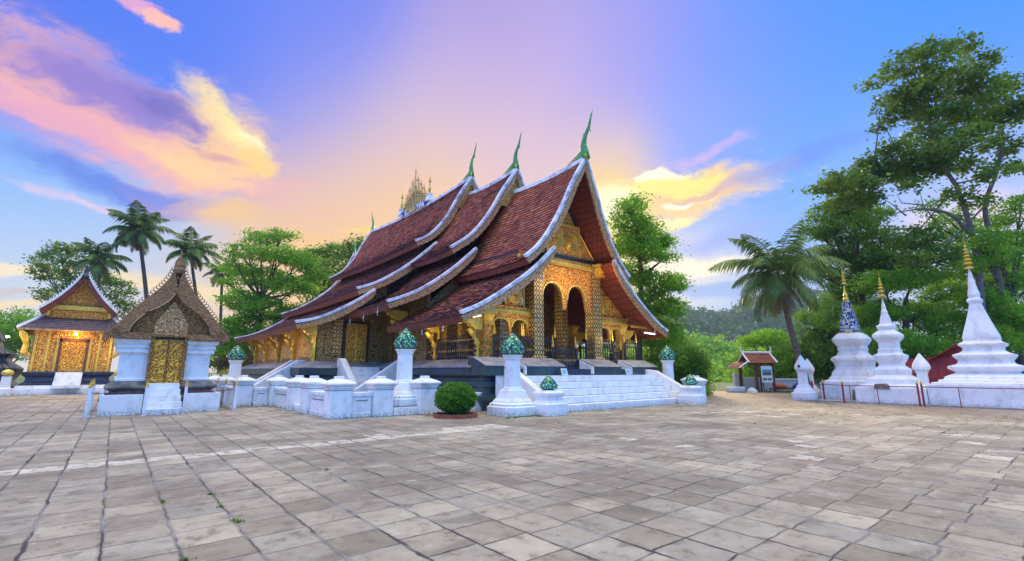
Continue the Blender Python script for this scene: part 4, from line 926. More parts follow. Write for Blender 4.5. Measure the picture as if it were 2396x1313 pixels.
# ------------------------------------------------------------------ small grey stone chapel on the left
HX, HY = 1.62, 25.9
H_ = thing('stone_chapel', 'small white-walled chapel with carved grey-brown pointed gable and golden double door', 'chapel', (HX, HY, 0))
MB().sq(HX, HY, [(1.72, .25), (1.72, .42), (1.95, .5), (1.95, .58), (1.72, .64), (1.66, .72), (1.66, .84), (1.84, .94), (1.84, 1.02), (1.72, 1.08), (1.64, 1.2)], 0, 1, 1.15).build('base', 'aged_stone', H_, bevel=.02)
for s in (-1, 1):
    x0, x1 = sorted((HX+s*.56, HX+s*1.50))
    prof = [(0, 1.2), (.05, 1.22), (.05, 1.3), (0, 1.34), (0, 2.25), (.04, 2.3), (.12, 2.32), (.12, 2.44), (.07, 2.46), (.15, 2.52), (.15, 2.6), (.10, 2.62), (.24, 2.72), (.24, 2.84)]
    MB().loft([[(x0-(o if s < 0 else 0), HY-1.85-o, z), (x1+(o if s > 0 else 0), HY-1.85-o, z), (x1+(o if s > 0 else 0), HY+1.8+o, z), (x0-(o if s < 0 else 0), HY+1.8+o, z)] for o, z in prof]).build('wall', 'white_plaster', H_, bevel=.01)
MB().box(HX-.559, HX+.559, HY-1.5, HY+1.8, 1.2, 3.0).build('wall', 'white_plaster', H_)
dr = MB().box(HX-.50, HX-.03, HY-2.02, HY-1.95, 1.10, 2.86).box(HX+.03, HX+.50, HY-2.02, HY-1.95, 1.10, 2.86).build('door', 'gold_door_relief', H_, bevel=.015)
MB().box(HX-.03, HX+.03, HY-2.06, HY-1.96, 1.1, 2.86).box(HX-.62, HX-.502, HY-2.10, HY-1.5, 1.0, 2.95).box(HX+.502, HX+.62, HY-2.10, HY-1.5, 1.0, 2.95).box(HX-.70, HX+.70, HY-2.12, HY-1.5, 2.952, 3.06).build('door_frame', 'old_gilt_carving', dr, bevel=.01)
MB().lathe(HX, HY-2.08, [(.01, -.03), (.035, 0), (.01, .03)], 8, 1.98).build('lock', 'iron', dr)
go = [(2.10, 2.86), (2.0, 3.12), (1.72, 3.42), (1.3, 4.0), (.86, 4.55), (.48, 5.05), (.22, 5.55), (.14, 5.85)]
gi = [(1.36, 3.10), (1.22, 3.5), (.88, 3.92), (.5, 4.2), (.2, 4.46), (0, 4.78)]
go_, _ = resample(go, 22); gi_, _ = resample(gi, 22)
for s in (-1, 1):
    m = MB(); rings = []
    for (a, b), (c, d_) in zip(go_, gi_): rings.append([(HX+s*a, HY-2.22, b), (HX+s*c, HY-2.28, d_), (HX+s*c, HY-1.95, d_), (HX+s*a, HY-1.95, b)])
    g = m.loft(rings).build('bargeboard', 'old_stone_carving', H_, bevel=.01)
    m = MB()
    for k in range(26):
        i = 1+k*20/26; a = np.interp(i, range(22), go_[:, 0]); b = np.interp(i, range(22), go_[:, 1])
        pts = [(HX+s*(a+.02), HY-2.1, b-.02), (HX+s*(a+.10), HY-2.1, b+.03), (HX+s*(a+.10), HY-2.1, b+.12), (HX+s*(a+.02), HY-2.1, b+.13), (HX+s*(a-.0), HY-2.1, b+.07)]
        m.tube(pts, [.024, .02, .016, .012, .006], 5)
    m.build('crest', 'old_stone_carving', g)
    for q in (.17, .11, .05):
        MB().tube([(HX+s*1.70+q*math.cos(a), HY-2.24-.02*(.2-q)*5, 3.12+q*math.sin(a)) for a in np.linspace(0, 6.28, 17)], .022, 5).build('scroll', 'old_stone_carving', g)
    MB().box(*sorted((HX+s*.63, HX+s*2.08)), HY-2.24, HY-1.9, 2.85, 3.09).build('lintel', 'old_stone_carving', H_, bevel=.01)
    # roof slope behind the gable
    rf, _ = resample(go, 16); V = np.array([[(HX+s*(a-.06), HY-1.9+t_*4.2, b-.05) for t_ in np.linspace(0, 1, 12)] for a, b in rf[::-1]])
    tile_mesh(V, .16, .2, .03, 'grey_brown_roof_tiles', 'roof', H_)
MB().prism([(HX-1.3, 3.08)]+[(HX-a, b-.02) for a, b in gi_]+[(HX+a, b-.02) for a, b in gi_[::-1]]+[(HX+1.3, 3.08)], HY-2.0, HY-1.9).build('tympanum', 'old_gilt_carving', H_)
MB().prism([(HX-.56, 3.07), (HX-.56, 3.5), (HX-.28, 4.0), (HX, 4.45), (HX+.28, 4.0), (HX+.56, 3.5), (HX+.56, 3.07)], HY-2.1, HY-2.005).build('door_hood', 'gilded_fascia', H_, bevel=.02)
MB().lathe(HX, HY-2.1, [(.20, 5.6), (.24, 5.75), (.16, 5.85), (.18, 5.95), (.10, 6.1), (.05, 6.3), (.04, 6.45), (.005, 6.62)], 10).build('finial', 'old_stone_carving', H_)
MB().tube([(HX, HY-2.1, 6.0), (HX, HY-1.0, 5.9), (HX, HY+2, 5.85)], .12, 6).build('ridge', 'old_stone_carving', H_)
# its white kerb box and steps
MB().box(HX-1.85, HX-.64, 22.98, 23.1, 0, .74).box(HX+.64, HX+1.88, 22.98, 23.1, 0, .74).box(HX-1.9, HX-1.78, 23.1, 28.6, 0, .8).box(HX+1.78, HX+1.9, 23.1, 28.6, 0, .74).build('kerb_wall', 'white_plaster', H_, bevel=.015)
MB().box(HX-1.77, HX+1.77, 23.12, 28.2, 0, .28).build('base_bed', 'aged_stone', H_)
m = MB()
for k in range(5): m.box(HX-.58+.02*k, HX+.58-.02*k, 22.3+k*.3, 23.95, k*.225+.001*k, (k+1)*.225)
m.build('stairs', 'white_plaster', H_, bevel=.012)
# rope fence around it
RF = thing('rope_fence', 'white posts with golden spiral tips joined by a red rope around the small chapel', 'fence', (HX, 22.4, 0))
fp = [(-.55, 22.15), (-.55, 24.2), (-.55, 26.4), (1.02, 22.15), (2.22, 22.15), (3.98, 22.6), (3.98, 25.0), (3.98, 27.2)]
for (x, y) in fp:
    p_ = MB().sq(x, y, [(.055, 0), (.045, 1.02)], 0).build('post', 'white_plaster', RF); m = MB()
    for j in range(5): m.lathe(x, y, [(.05-.008*j, 0), (.062-.010*j, .02), (.03-.004*j, .045)], 8, 1.02+.045*j)
    m.lathe(x, y, [(.02, 0), (.003, .09)], 6, 1.24); m.build('tip', 'plain_gold', p_)
def sagline(a, b, z0, z1, sag, r, n=9): return [(a[0]+(b[0]-a[0])*i/(n-1), a[1]+(b[1]-a[1])*i/(n-1), z0+(z1-z0)*i/(n-1)-sag*4*(i/(n-1))*(1-i/(n-1))) for i in range(n)]
m = MB()
for a, b in ((0, 1), (1, 2), (0, 3), (4, 5), (5, 6), (6, 7)): m.tube(sagline(fp[a], fp[b], .86, .86, .03, 0), .012, 5)
m.build('rope', 'red_paint', RF)
# small iron gate between chapel and wall
G_ = thing('low_gate', 'low white barred gate between the small chapel and the wall posts', 'gate', (4.1, 24.3, 0)); m = MB()
for k in range(7): m.box(4.0, 4.02, 23.3+k*.25, 23.32+k*.25, .05, .85)
m.box(3.99, 4.03, 23.2, 24.9, .83, .87); m.box(3.99, 4.03, 23.2, 24.9, .1, .13); m.build('bars', 'white_plaster', G_)
# ------------------------------------------------------------------ golden chapel further back
GX, GY = -2.42, 47.0
G = thing('golden_chapel', 'golden chapel with two-tiered grey tile roof, white eaves and lamp above its carved door', 'chapel', (GX, GY, 0))
def gl(prof, w, d0, d1, mat, name, parent=G, bv=.02): return MB().loft([[(GX-w-o, GY+d0-o, z), (GX+w+o, GY+d0-o, z), (GX+w+o, GY+d1+o, z), (GX-w-o, GY+d1+o, z)] for o, z in prof]).build(name, mat, parent, bevel=bv)
gl([(0, 0), (0, .42)], 3.0, -.9, 8, 'white_plaster', 'terrace'); gl([(0, .42), (0, .62)], 2.6, -.6, 8, 'white_plaster', 'terrace')
gl([(.25, .62), (.25, .75), (.05, .9), (0, 1.1), (.05, 1.2), (.2, 1.32), (.25, 1.5), (.2, 1.56)], 2.2, 0, 7.5, 'navy_tile', 'base')
gl([(0, 1.56), (0, 4.6)], 2.2, 0, 7.5, 'gold_wall_relief', 'wall')
for s in (-1, 1):
    for a in (2.1, 1.45, .95): MB().box(*sorted((GX+s*a, GX+s*(a-.14))), GY-.08, GY-.002, 1.57, 4.5).build('pilaster', 'plain_gold', G)
    MB().tube([(GX+s*2.25, GY-.1, 2.6), (GX+s*2.5, GY-.3, 2.9), (GX+s*2.45, GY-.35, 3.5), (GX+s*2.65, GY-.5, 4.1), (GX+s*2.8, GY-.6, 4.35)], [.1, .2, .15, .22, .1], 8).build('bracket', 'plain_gold', G)
d_ = MB().box(GX-.66, GX+.66, GY-.1, GY-.01, 1.57, 3.7).build('door', 'gold_door_relief', G); MB().box(GX-.8, GX-.662, GY-.16, GY-.01, 1.57, 3.9).box(GX+.662, GX+.8, GY-.16, GY-.01, 1.57, 3.9).box(GX-.8, GX+.8, GY-.16, GY-.01, 3.702, 3.9).build('door_frame', 'brown_post', d_)
MB().prism([(GX+1.25*math.cos(a), 3.92+.62*math.sin(a)) for a in np.linspace(0, math.pi, 13)], GY-.1, GY-.012).build('door_hood', 'gilded_carving', d_)
m = MB()
for k in range(5): m.box(GX-.72, GX+.72, GY-1.5+k*.3, GY-.2, .42+k*.22, .42+(k+1)*.22)
m.build('stairs', 'white_plaster', G, bevel=.015)
# lower hipped roof: four slopes
e0, e1 = 3.0, 1.85
def hip(side):
    n = 14; q = np.linspace(0, 1, n); zz = 5.65-1.15*q**.8; ww = e1+(e0-e1)*q; y0 = (GY+.55)+(-1.05-.0)*q-.0; y1 = GY+7.0+.9*q
    if side == 'f': return np.array([[(GX-w_+2*w_*t_, a, z) for t_ in np.linspace(0, 1, 12)] for w_, a, z in zip(ww, y0, zz)])
    s = -1 if side == 'l' else 1
    return np.array([[(GX+s*w_, a+(b-a)*t_, z) for t_ in np.linspace(0, 1, 12)] for w_, a, b, z in zip(ww, y0, y1, zz)])
for sd_ in 'flr':
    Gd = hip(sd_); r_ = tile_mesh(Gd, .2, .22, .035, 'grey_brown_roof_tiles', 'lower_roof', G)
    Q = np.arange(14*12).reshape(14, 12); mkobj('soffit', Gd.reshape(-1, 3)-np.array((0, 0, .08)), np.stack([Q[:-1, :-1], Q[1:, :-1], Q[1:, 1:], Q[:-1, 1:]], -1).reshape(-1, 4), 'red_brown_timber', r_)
    if sd_ == 'f':
        for c_ in (0, -1): MB().tube([tuple(p+np.array((0, -.03, .08))) for p in Gd[:, c_]], [.10]*14, 6).build('hip_ridge', 'white_plaster', r_)
        MB().tube([tuple(p+np.array((0, -.03, .06))) for p in Gd[0]], .09, 6).build('hip_ridge', 'white_plaster', r_)
        MB().tube([tuple(p+np.array((0, -.03, -.04))) for p in Gd[-1]], .07, 6).build('eave_board', 'gilded_fascia', r_)
        for c_ in (0, -1):
            m = MB()
            for i in range(1, 14): p = Gd[i, c_]; m.tube([(p[0], p[1]-.03, p[2]+.15), (p[0], p[1]-.03, p[2]+.30)], [.05, .005], 5)
            m.build('crest', 'white_plaster', r_)
gp_ = [(2.12, 5.85), (1.75, 6.2), (1.25, 6.75), (.8, 7.35), (.42, 7.95), (.15, 8.5)]
gq, _ = resample(gp_, 16)
for s in (-1, 1):
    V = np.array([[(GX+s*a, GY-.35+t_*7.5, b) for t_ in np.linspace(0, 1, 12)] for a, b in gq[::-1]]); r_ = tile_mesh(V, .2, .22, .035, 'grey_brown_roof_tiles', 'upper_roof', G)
    MB().loft([[(GX+s*a, GY-.6, b+.02), (GX+s*a, GY-.6, b+.26), (GX+s*a, GY-.2, b+.26), (GX+s*a, GY-.2, b+.02)] for a, b in gq]).build('verge', 'white_plaster', r_, bevel=.02)
    MB().loft([[(GX+s*a, GY-.5, b), (GX+s*(a-.12), GY-.5, b-.28), (GX+s*(a-.12), GY+.2, b-.28), (GX+s*a, GY+.2, b)] for a, b in gq]).build('fascia', 'red_brown_timber', r_)
    m = MB()
    for i in range(16): a, b = gq[i]; m.tube([(GX+s*a, GY-.4, b+.24), (GX+s*(a+.06), GY-.4, b+.42)], [.06, .006], 5)
    m.build('crest', 'white_plaster', r_)
MB().prism([(GX-1.7, 5.95), (GX+1.7, 5.95), (GX+1.2, 6.55), (GX+.6, 7.4), (GX, 8.2), (GX-.6, 7.4), (GX-1.2, 6.55)], GY+.1, GY+.3).build('pediment', 'gilded_carving_fine', G)
MB().box(GX-1.6, GX+1.6, GY-.02, GY+.098, 6.0, 6.3).box(GX-1.75, GX-1.6, GY-.02, GY+.098, 5.5, 6.3).box(GX+1.6, GX+1.75, GY-.02, GY+.098, 5.5, 6.3).build('pediment_beam', 'plain_gold', G)
MB().box(GX-1.6, GX+1.6, GY+.102, GY+6.8, 5.4, 5.94).build('attic_wall', 'gilded_carving_fine', G)
MB().lathe(GX, GY-.4, [(.25, 8.3), (.3, 8.5), (.16, 8.75), (.12, 8.95), (.03, 9.3), (.005, 9.6)], 8).build('finial', 'dark_glaze', G)
for (x, lb) in ((GX-3.0, 'white post with a golden ball at the left corner of the golden chapel'), (GX+2.75, 'white post with a golden ball at the right corner of the golden chapel')):
    t = thing('ball_post', lb, 'post', (x, GY-.8, 0), 'ball-topped corner posts'); MB().sq(x, GY-.8, [(.38, 0), (.34, .45), (.24, .5), (.22, 1.25)], 0).build('post', 'white_plaster', t, bevel=.02)
    MB().lathe(x, GY-.8, [(.1, 1.25), (.22, 1.3), (.32, 1.42), (.30, 1.56), (.18, 1.68), (.04, 1.72)], 14).build('ball', 'pale_gold', t, smooth=True)
t = thing('door_lamp', 'small glowing orange lamp above the golden chapel door', 'lamp', (GX, GY-.4, 4.2)); MB().lathe(GX, GY-.4, [(.03, 4.16), (.09, 4.22), (.09, 4.3), (.03, 4.35)], 10).build('bulb', 'warm_lamp', t)
MB().tube([(GX, GY-.4, 4.34), (GX, GY-.2, 4.5)], .02, 5).build('stem', 'iron', t); lamp((GX, GY-.75, 4.1), 60, (1, .5, .15))
for (x, y, z, lb) in ((GX-3.4, GY-.4, 3.9, 'bright white floodlight at the left side of the golden chapel'), (.42, 28.6, 2.5, 'bright white floodlight between the golden chapel and the small chapel')):
    t = thing('floodlight', lb, 'lamp', (x, y, z), 'bright floodlights'); MB().lathe(x, y, [(.02, -.06), (.09, -.03), (.10, .03), (.02, .06)], 10, z).build('lens', 'white_lamp', t); MB().tube([(x, y+.08, z-.1), (x, y+.08, 0)], .02, 5).build('pole', 'iron', t)
lamp((GX-3.2, GY-1.4, 3.2), 60, (1, .8, .4)); lamp((GX+2.6, GY-1.6, 3.2), 60, (1, .8, .4)); lamp((GX, GY-3.5, 3.0), 90, (1, .72, .3))
# dark glazed stupa and white wall at the far left
t = thing('dark_stupa', 'dark blue glazed stupa base at the far left beside the golden chapel', 'stupa', (-7.6, 50, 0))
MB().sq(-7.6, 50, [(2.4, 0), (2.4, .5), (2.0, .9), (2.3, 1.5), (2.35, 1.8), (1.7, 2.3), (1.7, 2.5), (1.9, 2.8), (1.2, 3.3), (1.1, 3.6), (1.2, 3.8), (.8, 4.6), (.4, 5.2)], 0, notch=.12).build('body', 'navy_tile', t, bevel=.03)
t = thing('white_shrine_base', 'small white peaked shrine cut off by the left edge of the photo', 'shrine', (-9.3, 47.5, 0)); MB().sq(-8.9, 46.6, [(1.2, 0), (1.2, 1.6), (1.35, 1.7), (1.35, 1.9), (.9, 2.2), (.2, 2.5)], 0).build('body', 'white_plaster', t, bevel=.03)
t = thing('lattice_fence', 'low white lattice fence with golden balls at the far left edge', 'fence', (-8, 45.3, 0)); m = MB()
for k in range(14): m.box(-10+k*.3, -9.94+k*.3, 45.3, 45.35, 0, 1.0)
for k in range(4): m.box(-10, -5.9, 45.29, 45.34, .1+k*.27, .16+k*.27)
m.build('lattice', 'white_plaster', t)
for x in (-7.6, -6.4): MB().lathe(x, 45.32, [(.05, 1.0), (.22, 1.08), (.24, 1.25), (.05, 1.42)], 12).build('ball', 'pale_gold', t, smooth=True)
# ------------------------------------------------------------------ white stupas on the right
def stupa(name_label, x, y, base, body, tip, label, notch=0, mos=None, axx=1, cyl=None):
    t = thing('white_stupa', label, 'stupa', (x, y, 0))
    (hw, hb) = base
    MB().box(x-hw*axx, x+hw*axx, y-hw, y+hw, 0, hb).build('plinth', 'white_plaster', t, bevel=.03)
    MB().sq(x, y, body, 0, notch=notch).build('body', 'white_plaster', t, bevel=.02)
    if mos: MB().sq(x, y, mos, 0, notch=.12).build('mosaic_spire', 'blue_white_mosaic', t)
    if cyl: MB().lathe(x, y, cyl, 16).build('bell', 'white_plaster', t, smooth=False)
    z0, z1, n, r = tip; m = MB().lathe(x, y, [(.028, z0-.1), (.02, z1-.5), (.003, z1)], 6)
    for j in range(n):
        q = j/n; zz = z0+.05+(z1-z0-.35)*(q**.85); rr = r*(1-q*.85)
        m.lathe(x, y, [(rr*.5, zz+.10*(1-q*.4)), (rr*.95, zz+.03), (rr, zz), (rr*.9, zz-.03), (rr*.3, zz+.02)], 12)
    m.build('umbrella_tier', 'plain_gold', t); return t
stupa('a', 31.8, 3.2, (1.98, 1.0), [(1.82, 1.002), (1.82, 1.08), (1.6, 1.1), (1.58, 1.2), (1.42, 1.22), (1.36, 1.35), (1.0, 1.52), (1.02, 1.56), (1.24, 1.72), (1.24, 1.82), (.95, 1.92), (.88, 2.02), (.88, 2.1), (1.02, 2.28), (1.03, 2.36), (.80, 2.45), (.68, 2.55), (.66, 2.68), (.80, 2.80), (.80, 2.88), (.62, 2.98), (.60, 3.06), (.62, 3.12), (.60, 3.26), (.42, 3.9), (.29, 4.4), (.21, 4.78), (.22, 4.82), (.27, 4.92), (.27, 5.0), (.20, 5.08)],
      (6.5, 8.1, 7, .19), 'tallest white stupa at the right edge, plain tiered body with golden spire', cyl=[(.20, 5.07), (.23, 5.25), (.18, 5.5), (.13, 5.8), (.14, 5.84), (.09, 6.1), (.10, 6.14), (.05, 6.4), (.02, 6.6)])
stupa('b', 30.9, 6.6, (1.40, .78), [(1.28, .79), (1.25, .9), (1.0, .95), (.95, 1.2), (.62, 1.4), (.66, 1.6), (.66, 1.7), (.48, 1.85), (.45, 1.95), (.60, 2.25), (.62, 2.4), (.45, 2.5), (.42, 2.6), (.44, 2.68), (.38, 2.75), (.38, 3.05), (.56, 3.32), (.56, 3.45), (.42, 3.6), (.30, 3.7), (.36, 3.85), (.36, 3.92), (.24, 4.02), (.19, 4.3), (.13, 4.55)],
      (5.45, 6.87, 6, .17), 'slender plain white stupa in the middle of the three, with a leaning golden spire', cyl=[(.14, 4.54), (.15, 4.65), (.09, 4.85), (.10, 4.9), (.05, 5.15), (.02, 5.35)])
stupa('c', 32.9, 8.75, (1.45, .97), [(1.4, .98), (1.36, 1.05), (1.15, 1.12), (1.1, 1.25), (1.02, 1.3), (.98, 1.5), (.86, 1.7), (.82, 1.85), (.86, 2.1), (.96, 2.22), (.94, 2.35), (.70, 2.5), (.62, 2.65), (.60, 2.75), (.64, 2.8), (.62, 3.0), (.80, 3.3), (.82, 3.42), (.66, 3.65), (.50, 3.78)],
      (6.65, 7.9, 6, .13), 'squat white stupa with a blue and white mosaic spire, leftmost of the three', .11, [(.50, 3.78), (.42, 3.95), (.38, 4.4), (.28, 5.0), (.2, 5.45), (.17, 5.62)], cyl=None)
m = MB().lathe(32.9, 8.75, [(.16, 5.62), (.19, 5.66), (.13, 5.72), (.16, 5.8), (.11, 5.88), (.13, 5.98), (.06, 6.2), (.03, 6.6)], 10); m.build('spire_base', 'plain_gold', bpy.data.objects['white_stupa.002'])
MB().sq(32.9, 8.75, [(.54, 3.74), (.54, 3.80)], 0, notch=.12).build('gold_band', 'plain_gold', bpy.data.objects['white_stupa.002'])
tag(MB().box(29.3, 36, -2, 10.3, 0, .07).build('stupa_terrace', 'grey_coping', bevel=.01), kind='structure')
for (x, y, z, hw, h, lb) in ((29.45, 6.85, .72, .33, .28, 'dark grey stone block resting on the middle stupa plinth'), (30.9, 8.25, .07, .3, .62, 'dark stone slab standing between the two left stupas')):
    t = MB().prism([(y-hw, z), (y-hw*.9, z+h*.8), (y-hw*.5, z+h), (y+hw*.8, z+h*.9), (y+hw, z)], x, x+.12, 'x').build('stone_block', 'aged_stone', bevel=.02); tag(t, lb, 'stone')
def lantern(x, y, s, label, window=False, z0=0, shaft=True):
    t = thing('lantern_pillar', label, 'pillar', (x, y, z0), 'white lotus lantern pillars')
    MB().sq(x, y, [(.52*s, 0), (.54*s, .42*s), (.44*s, .46*s), (.42*s, .55*s), (.3*s, .72*s), (.28*s, .82*s), (.2*s, .86*s)], z0, notch=.13).build('pedestal', 'white_plaster', t, bevel=.015)
    MB().sq(x, y, [(.2*s, .84*s), (.19*s, 1.5*s), (.24*s, 1.56*s), (.24*s, 1.6*s)], z0).build('shaft', 'white_plaster', t, bevel=.01)
    MB().lathe(x, y, [(.2*s, 1.58*s), (.36*s, 1.68*s), (.38*s, 1.82*s), (.33*s, 1.98*s), (.2*s, 2.2*s), (.10*s, 2.38*s), (.02*s, 2.5*s)], 8, z0).build('lantern_bud', 'white_plaster', t, bevel=.01)
    if window: MB().box(x-.39*s, x-.33*s, y-.06, y+.06, z0+1.80*s, z0+1.93*s).build('niche', 'black_lacquer', t)
lantern(29.9, 10.5, 1.0, 'white lotus lantern pillar with a small square niche, nearest the info board', True)
lantern(33.2, 11.3, .95, 'white lotus lantern pillar standing left of the mosaic stupa'); lantern(31.7, 5.6, 1.0, 'white lotus lantern pillar between the middle and tallest stupas')
# red rail fence
RR = thing('red_rail_fence', 'thin red metal rail with gold-tipped posts in front of the white stupas', 'fence', (29, 6, 0))
rp = [(30.6, 10.3), (30.4, 9.7), (28.9, 8.35), (28.9, 5.35), (28.9, 5.2), (28.9, -1)]
for (x, y) in rp[:-1]:
    p_ = MB().box(x-.035, x+.035, y-.035, y+.035, 0, 1.0).build('post', 'red_paint', RR); MB().lathe(x, y, [(.05, 1.0), (.055, 1.05), (.02, 1.12), (.004, 1.2)], 8).build('tip', 'plain_gold', p_)
for (a, b) in ((0, 1), (1, 2), (2, 3), (4, 5)): MB().tube([(rp[a][0], rp[a][1], .88), (rp[b][0], rp[b][1], .88)], .02, 5).build('rail', 'red_paint', RR)
for (x, y) in ((28.9, 6.9), (28.9, 3.95), (30.9, 8.6)): MB().box(x-.015, x+.015, y-.015, y+.015, 0, .88).build('support', 'red_paint', RR)
# red tent roof behind
t = thing('red_roof', 'dark red corrugated tent roof behind the stupas', 'roof', (35.5, 6, 0)); m = MB()
y0 = 4.4
n = 26; 
V = [[(35.0+.03*(k % 2), 7.6-3.6*k/n*0-3.9*k/n, z) for k in range(n)] for z in (.2, 2.0)]
rings = []
for k in range(21):
    y = 7.55-k*.19; rings.append([(35.2, y, .3), (35.2-.05*(k % 2), y, 1.15+0*k), (35.2+.3, y, 2.25+.012*k), (35.5, y, .3)])
m.loft(rings).build('side_sheet', 'red_tarp', t)
MB().prism([(6.0, 1.6), (5.9, 2.2), (4.55, 3.15), (4.2, 2.9), (4.2, 1.6)], 35.6, 35.75, 'x').build('peak_sheet', 'red_tarp', t)
MB().add([(35.1, 5.9, 2.15), (35.1, 4.5, 3.0), (36.8, 4.5, 3.3), (36.8, 5.9, 2.4)], [(0, 1, 2, 3)]).build('ridge_sheet', 'red_tarp', t)
# ------------------------------------------------------------------ info board pavilion
bx0 = P(1772, 868, 36.5); BX, BY = bx0.x, bx0.y
t = thing('info_pavilion', 'small roofed notice pavilion with brown posts and orange tile roof near the river wall', 'pavilion', (BX, BY, 0))
rx, ry = ch, -sh           # along the picture plane
fx_, fy_ = sh, ch
def q_(a, b, z): return (BX+rx*a+fx_*b, BY+ry*a+fy_*b, z)
def qbox(a0, a1, b0, b1, z0, z1): return MB().add([q_(a, b, z) for z in (z0, z1) for a, b in ((a0, b0), (a1, b0), (a1, b1), (a0, b1))], [(0, 3, 2, 1), (4, 5, 6, 7), (0, 1, 5, 4), (1, 2, 6, 5), (2, 3, 7, 6), (3, 0, 4, 7)])
for (a, b) in ((-.1, 0), (1.15, 0), (-.75, 1.2), (.95, 1.3)): qbox(a-.1, a+.1, b-.1, b+.1, 0, 2.15).build('post', 'brown_post', t)
for s in (-1, 1):
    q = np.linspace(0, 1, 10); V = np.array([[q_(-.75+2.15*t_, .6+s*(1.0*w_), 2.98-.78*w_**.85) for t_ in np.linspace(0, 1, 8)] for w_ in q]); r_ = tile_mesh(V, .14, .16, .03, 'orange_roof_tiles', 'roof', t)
    for c_ in (0, -1): MB().tube([tuple(p+np.array((0, 0, .05))) for p in V[:, c_]], .07, 6).build('verge', 'white_plaster', r_)
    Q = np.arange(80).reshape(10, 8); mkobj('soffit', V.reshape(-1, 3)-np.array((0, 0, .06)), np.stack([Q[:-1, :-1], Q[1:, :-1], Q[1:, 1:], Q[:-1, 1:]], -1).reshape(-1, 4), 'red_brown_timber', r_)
MB().tube([q_(-.8, .6, 3.05), q_(1.45, .6, 3.05)], .09, 6).build('ridge', 'white_plaster', t)
for a, s in ((-.8, -1), (1.45, 1)): MB().tube([q_(a, .6, 3.05), q_(a+s*.08, .6, 3.25), q_(a+s*.02, .6, 3.5)], [.08, .05, .008], 6).build('finial', 'white_plaster', t)
V = np.array([[q_(-.85-.75*w_, -.5+2.4*t_, 2.3-.5*w_) for t_ in np.linspace(0, 1, 8)] for w_ in np.linspace(0, 1, 7)]); r_ = tile_mesh(V, .14, .16, .03, 'orange_roof_tiles', 'side_roof', t); MB().tube([tuple(p+np.array((0, 0, .05))) for p in V[:, 0]], .06, 6).build('verge', 'white_plaster', r_)
MB().tube([q_(-1.6, -.5, 1.78), q_(-.85, -.5, 2.25), q_(-.85, .5, 2.2)], .05, 5).build('side_beam', 'brown_post', t)
p_ = thing('picture_board', 'white board with landscape pictures standing in the notice pavilion', 'board', q_(.5, -.3, 0))
qbox(.12, .95, -.35, -.30, .75, 1.98).build('panel', 'sign_white', p_); qbox(.2, .87, -.36, -.352, 1.28, 1.72).build('picture', 'print_blue', p_); qbox(.2, .87, -.366, -.362, 1.3, 1.5).build('picture', 'print_green', p_)
qbox(.2, .5, -.36, -.352, .92, 1.08).build('picture', 'print_green', p_); qbox(.56, .87, -.36, -.352, .92, 1.08).build('picture', 'print_green', p_); qbox(.84, .88, -.32, -.29, 0, .75).build('leg', 'pale_metal', p_); qbox(.14, .18, -.32, -.29, 0, .75).build('leg', 'pale_metal', p_)
# river wall behind
RWL = thing('river_wall', 'long low white wall with a rounded cap behind the notice pavilion', 'wall', q_(2, 1.9, 0))
qbox(1.4, 6.0, 1.9, 2.2, 0, .85).build('wall_panel', 'white_plaster', RWL, bevel=.02); qbox(1.4, 6.0, 1.84, 2.26, .852, 1.0).build('wall_coping', 'white_plaster', RWL, bevel=.03)
qbox(-.9, -.35, 1.9, 2.4, 0, 1.45).build('wall_post', 'white_plaster', RWL, bevel=.03); qbox(-.35, 1.4, 1.95, 2.2, 0, 1.1).build('wall_panel', 'white_plaster', RWL, bevel=.02)
qbox(-2.3, -.9, .2, .6, 0, .42).build('bench_block', 'white_plaster', RWL, bevel=.08)
t = thing('white_mound', 'small rounded white stone at the foot of the notice pavilion', 'stone', q_(-.75, -.4, 0)); MB().lathe(*q_(-.75, -.4, 0)[:2], [(.42, 0), (.36, .15), (.22, .3), (.05, .38)], 12).build('stone', 'white_plaster', t)
for (a, w_, mt, lb) in ((2.3, .5, 'orange_cloth', 'orange cloth bundle on a low bench beside the river wall'), (3.7, .4, 'blue_cloth', 'blue cloth bundle at the end of the low bench')):
    cx_, cy_, _ = q_(a, 1.2, 0); o = MB().lathe(cx_, cy_, [(w_*.9, .3), (w_, .38), (w_*.8, .52), (w_*.3, .66), (.02, .68)], 10).build('cloth_bundle', mt, smooth=True); tag(o, lb, 'bundle')
t = thing('low_bench', 'dark low bench in front of the river wall', 'bench', q_(3, 1.2, 0)); qbox(1.6, 4.2, .85, 1.5, .2, .3).build('seat', 'brown_post', t)
for a in (1.75, 4.05): qbox(a-.06, a+.06, .9, 1.4, 0, .198).build('leg', 'brown_post', t)
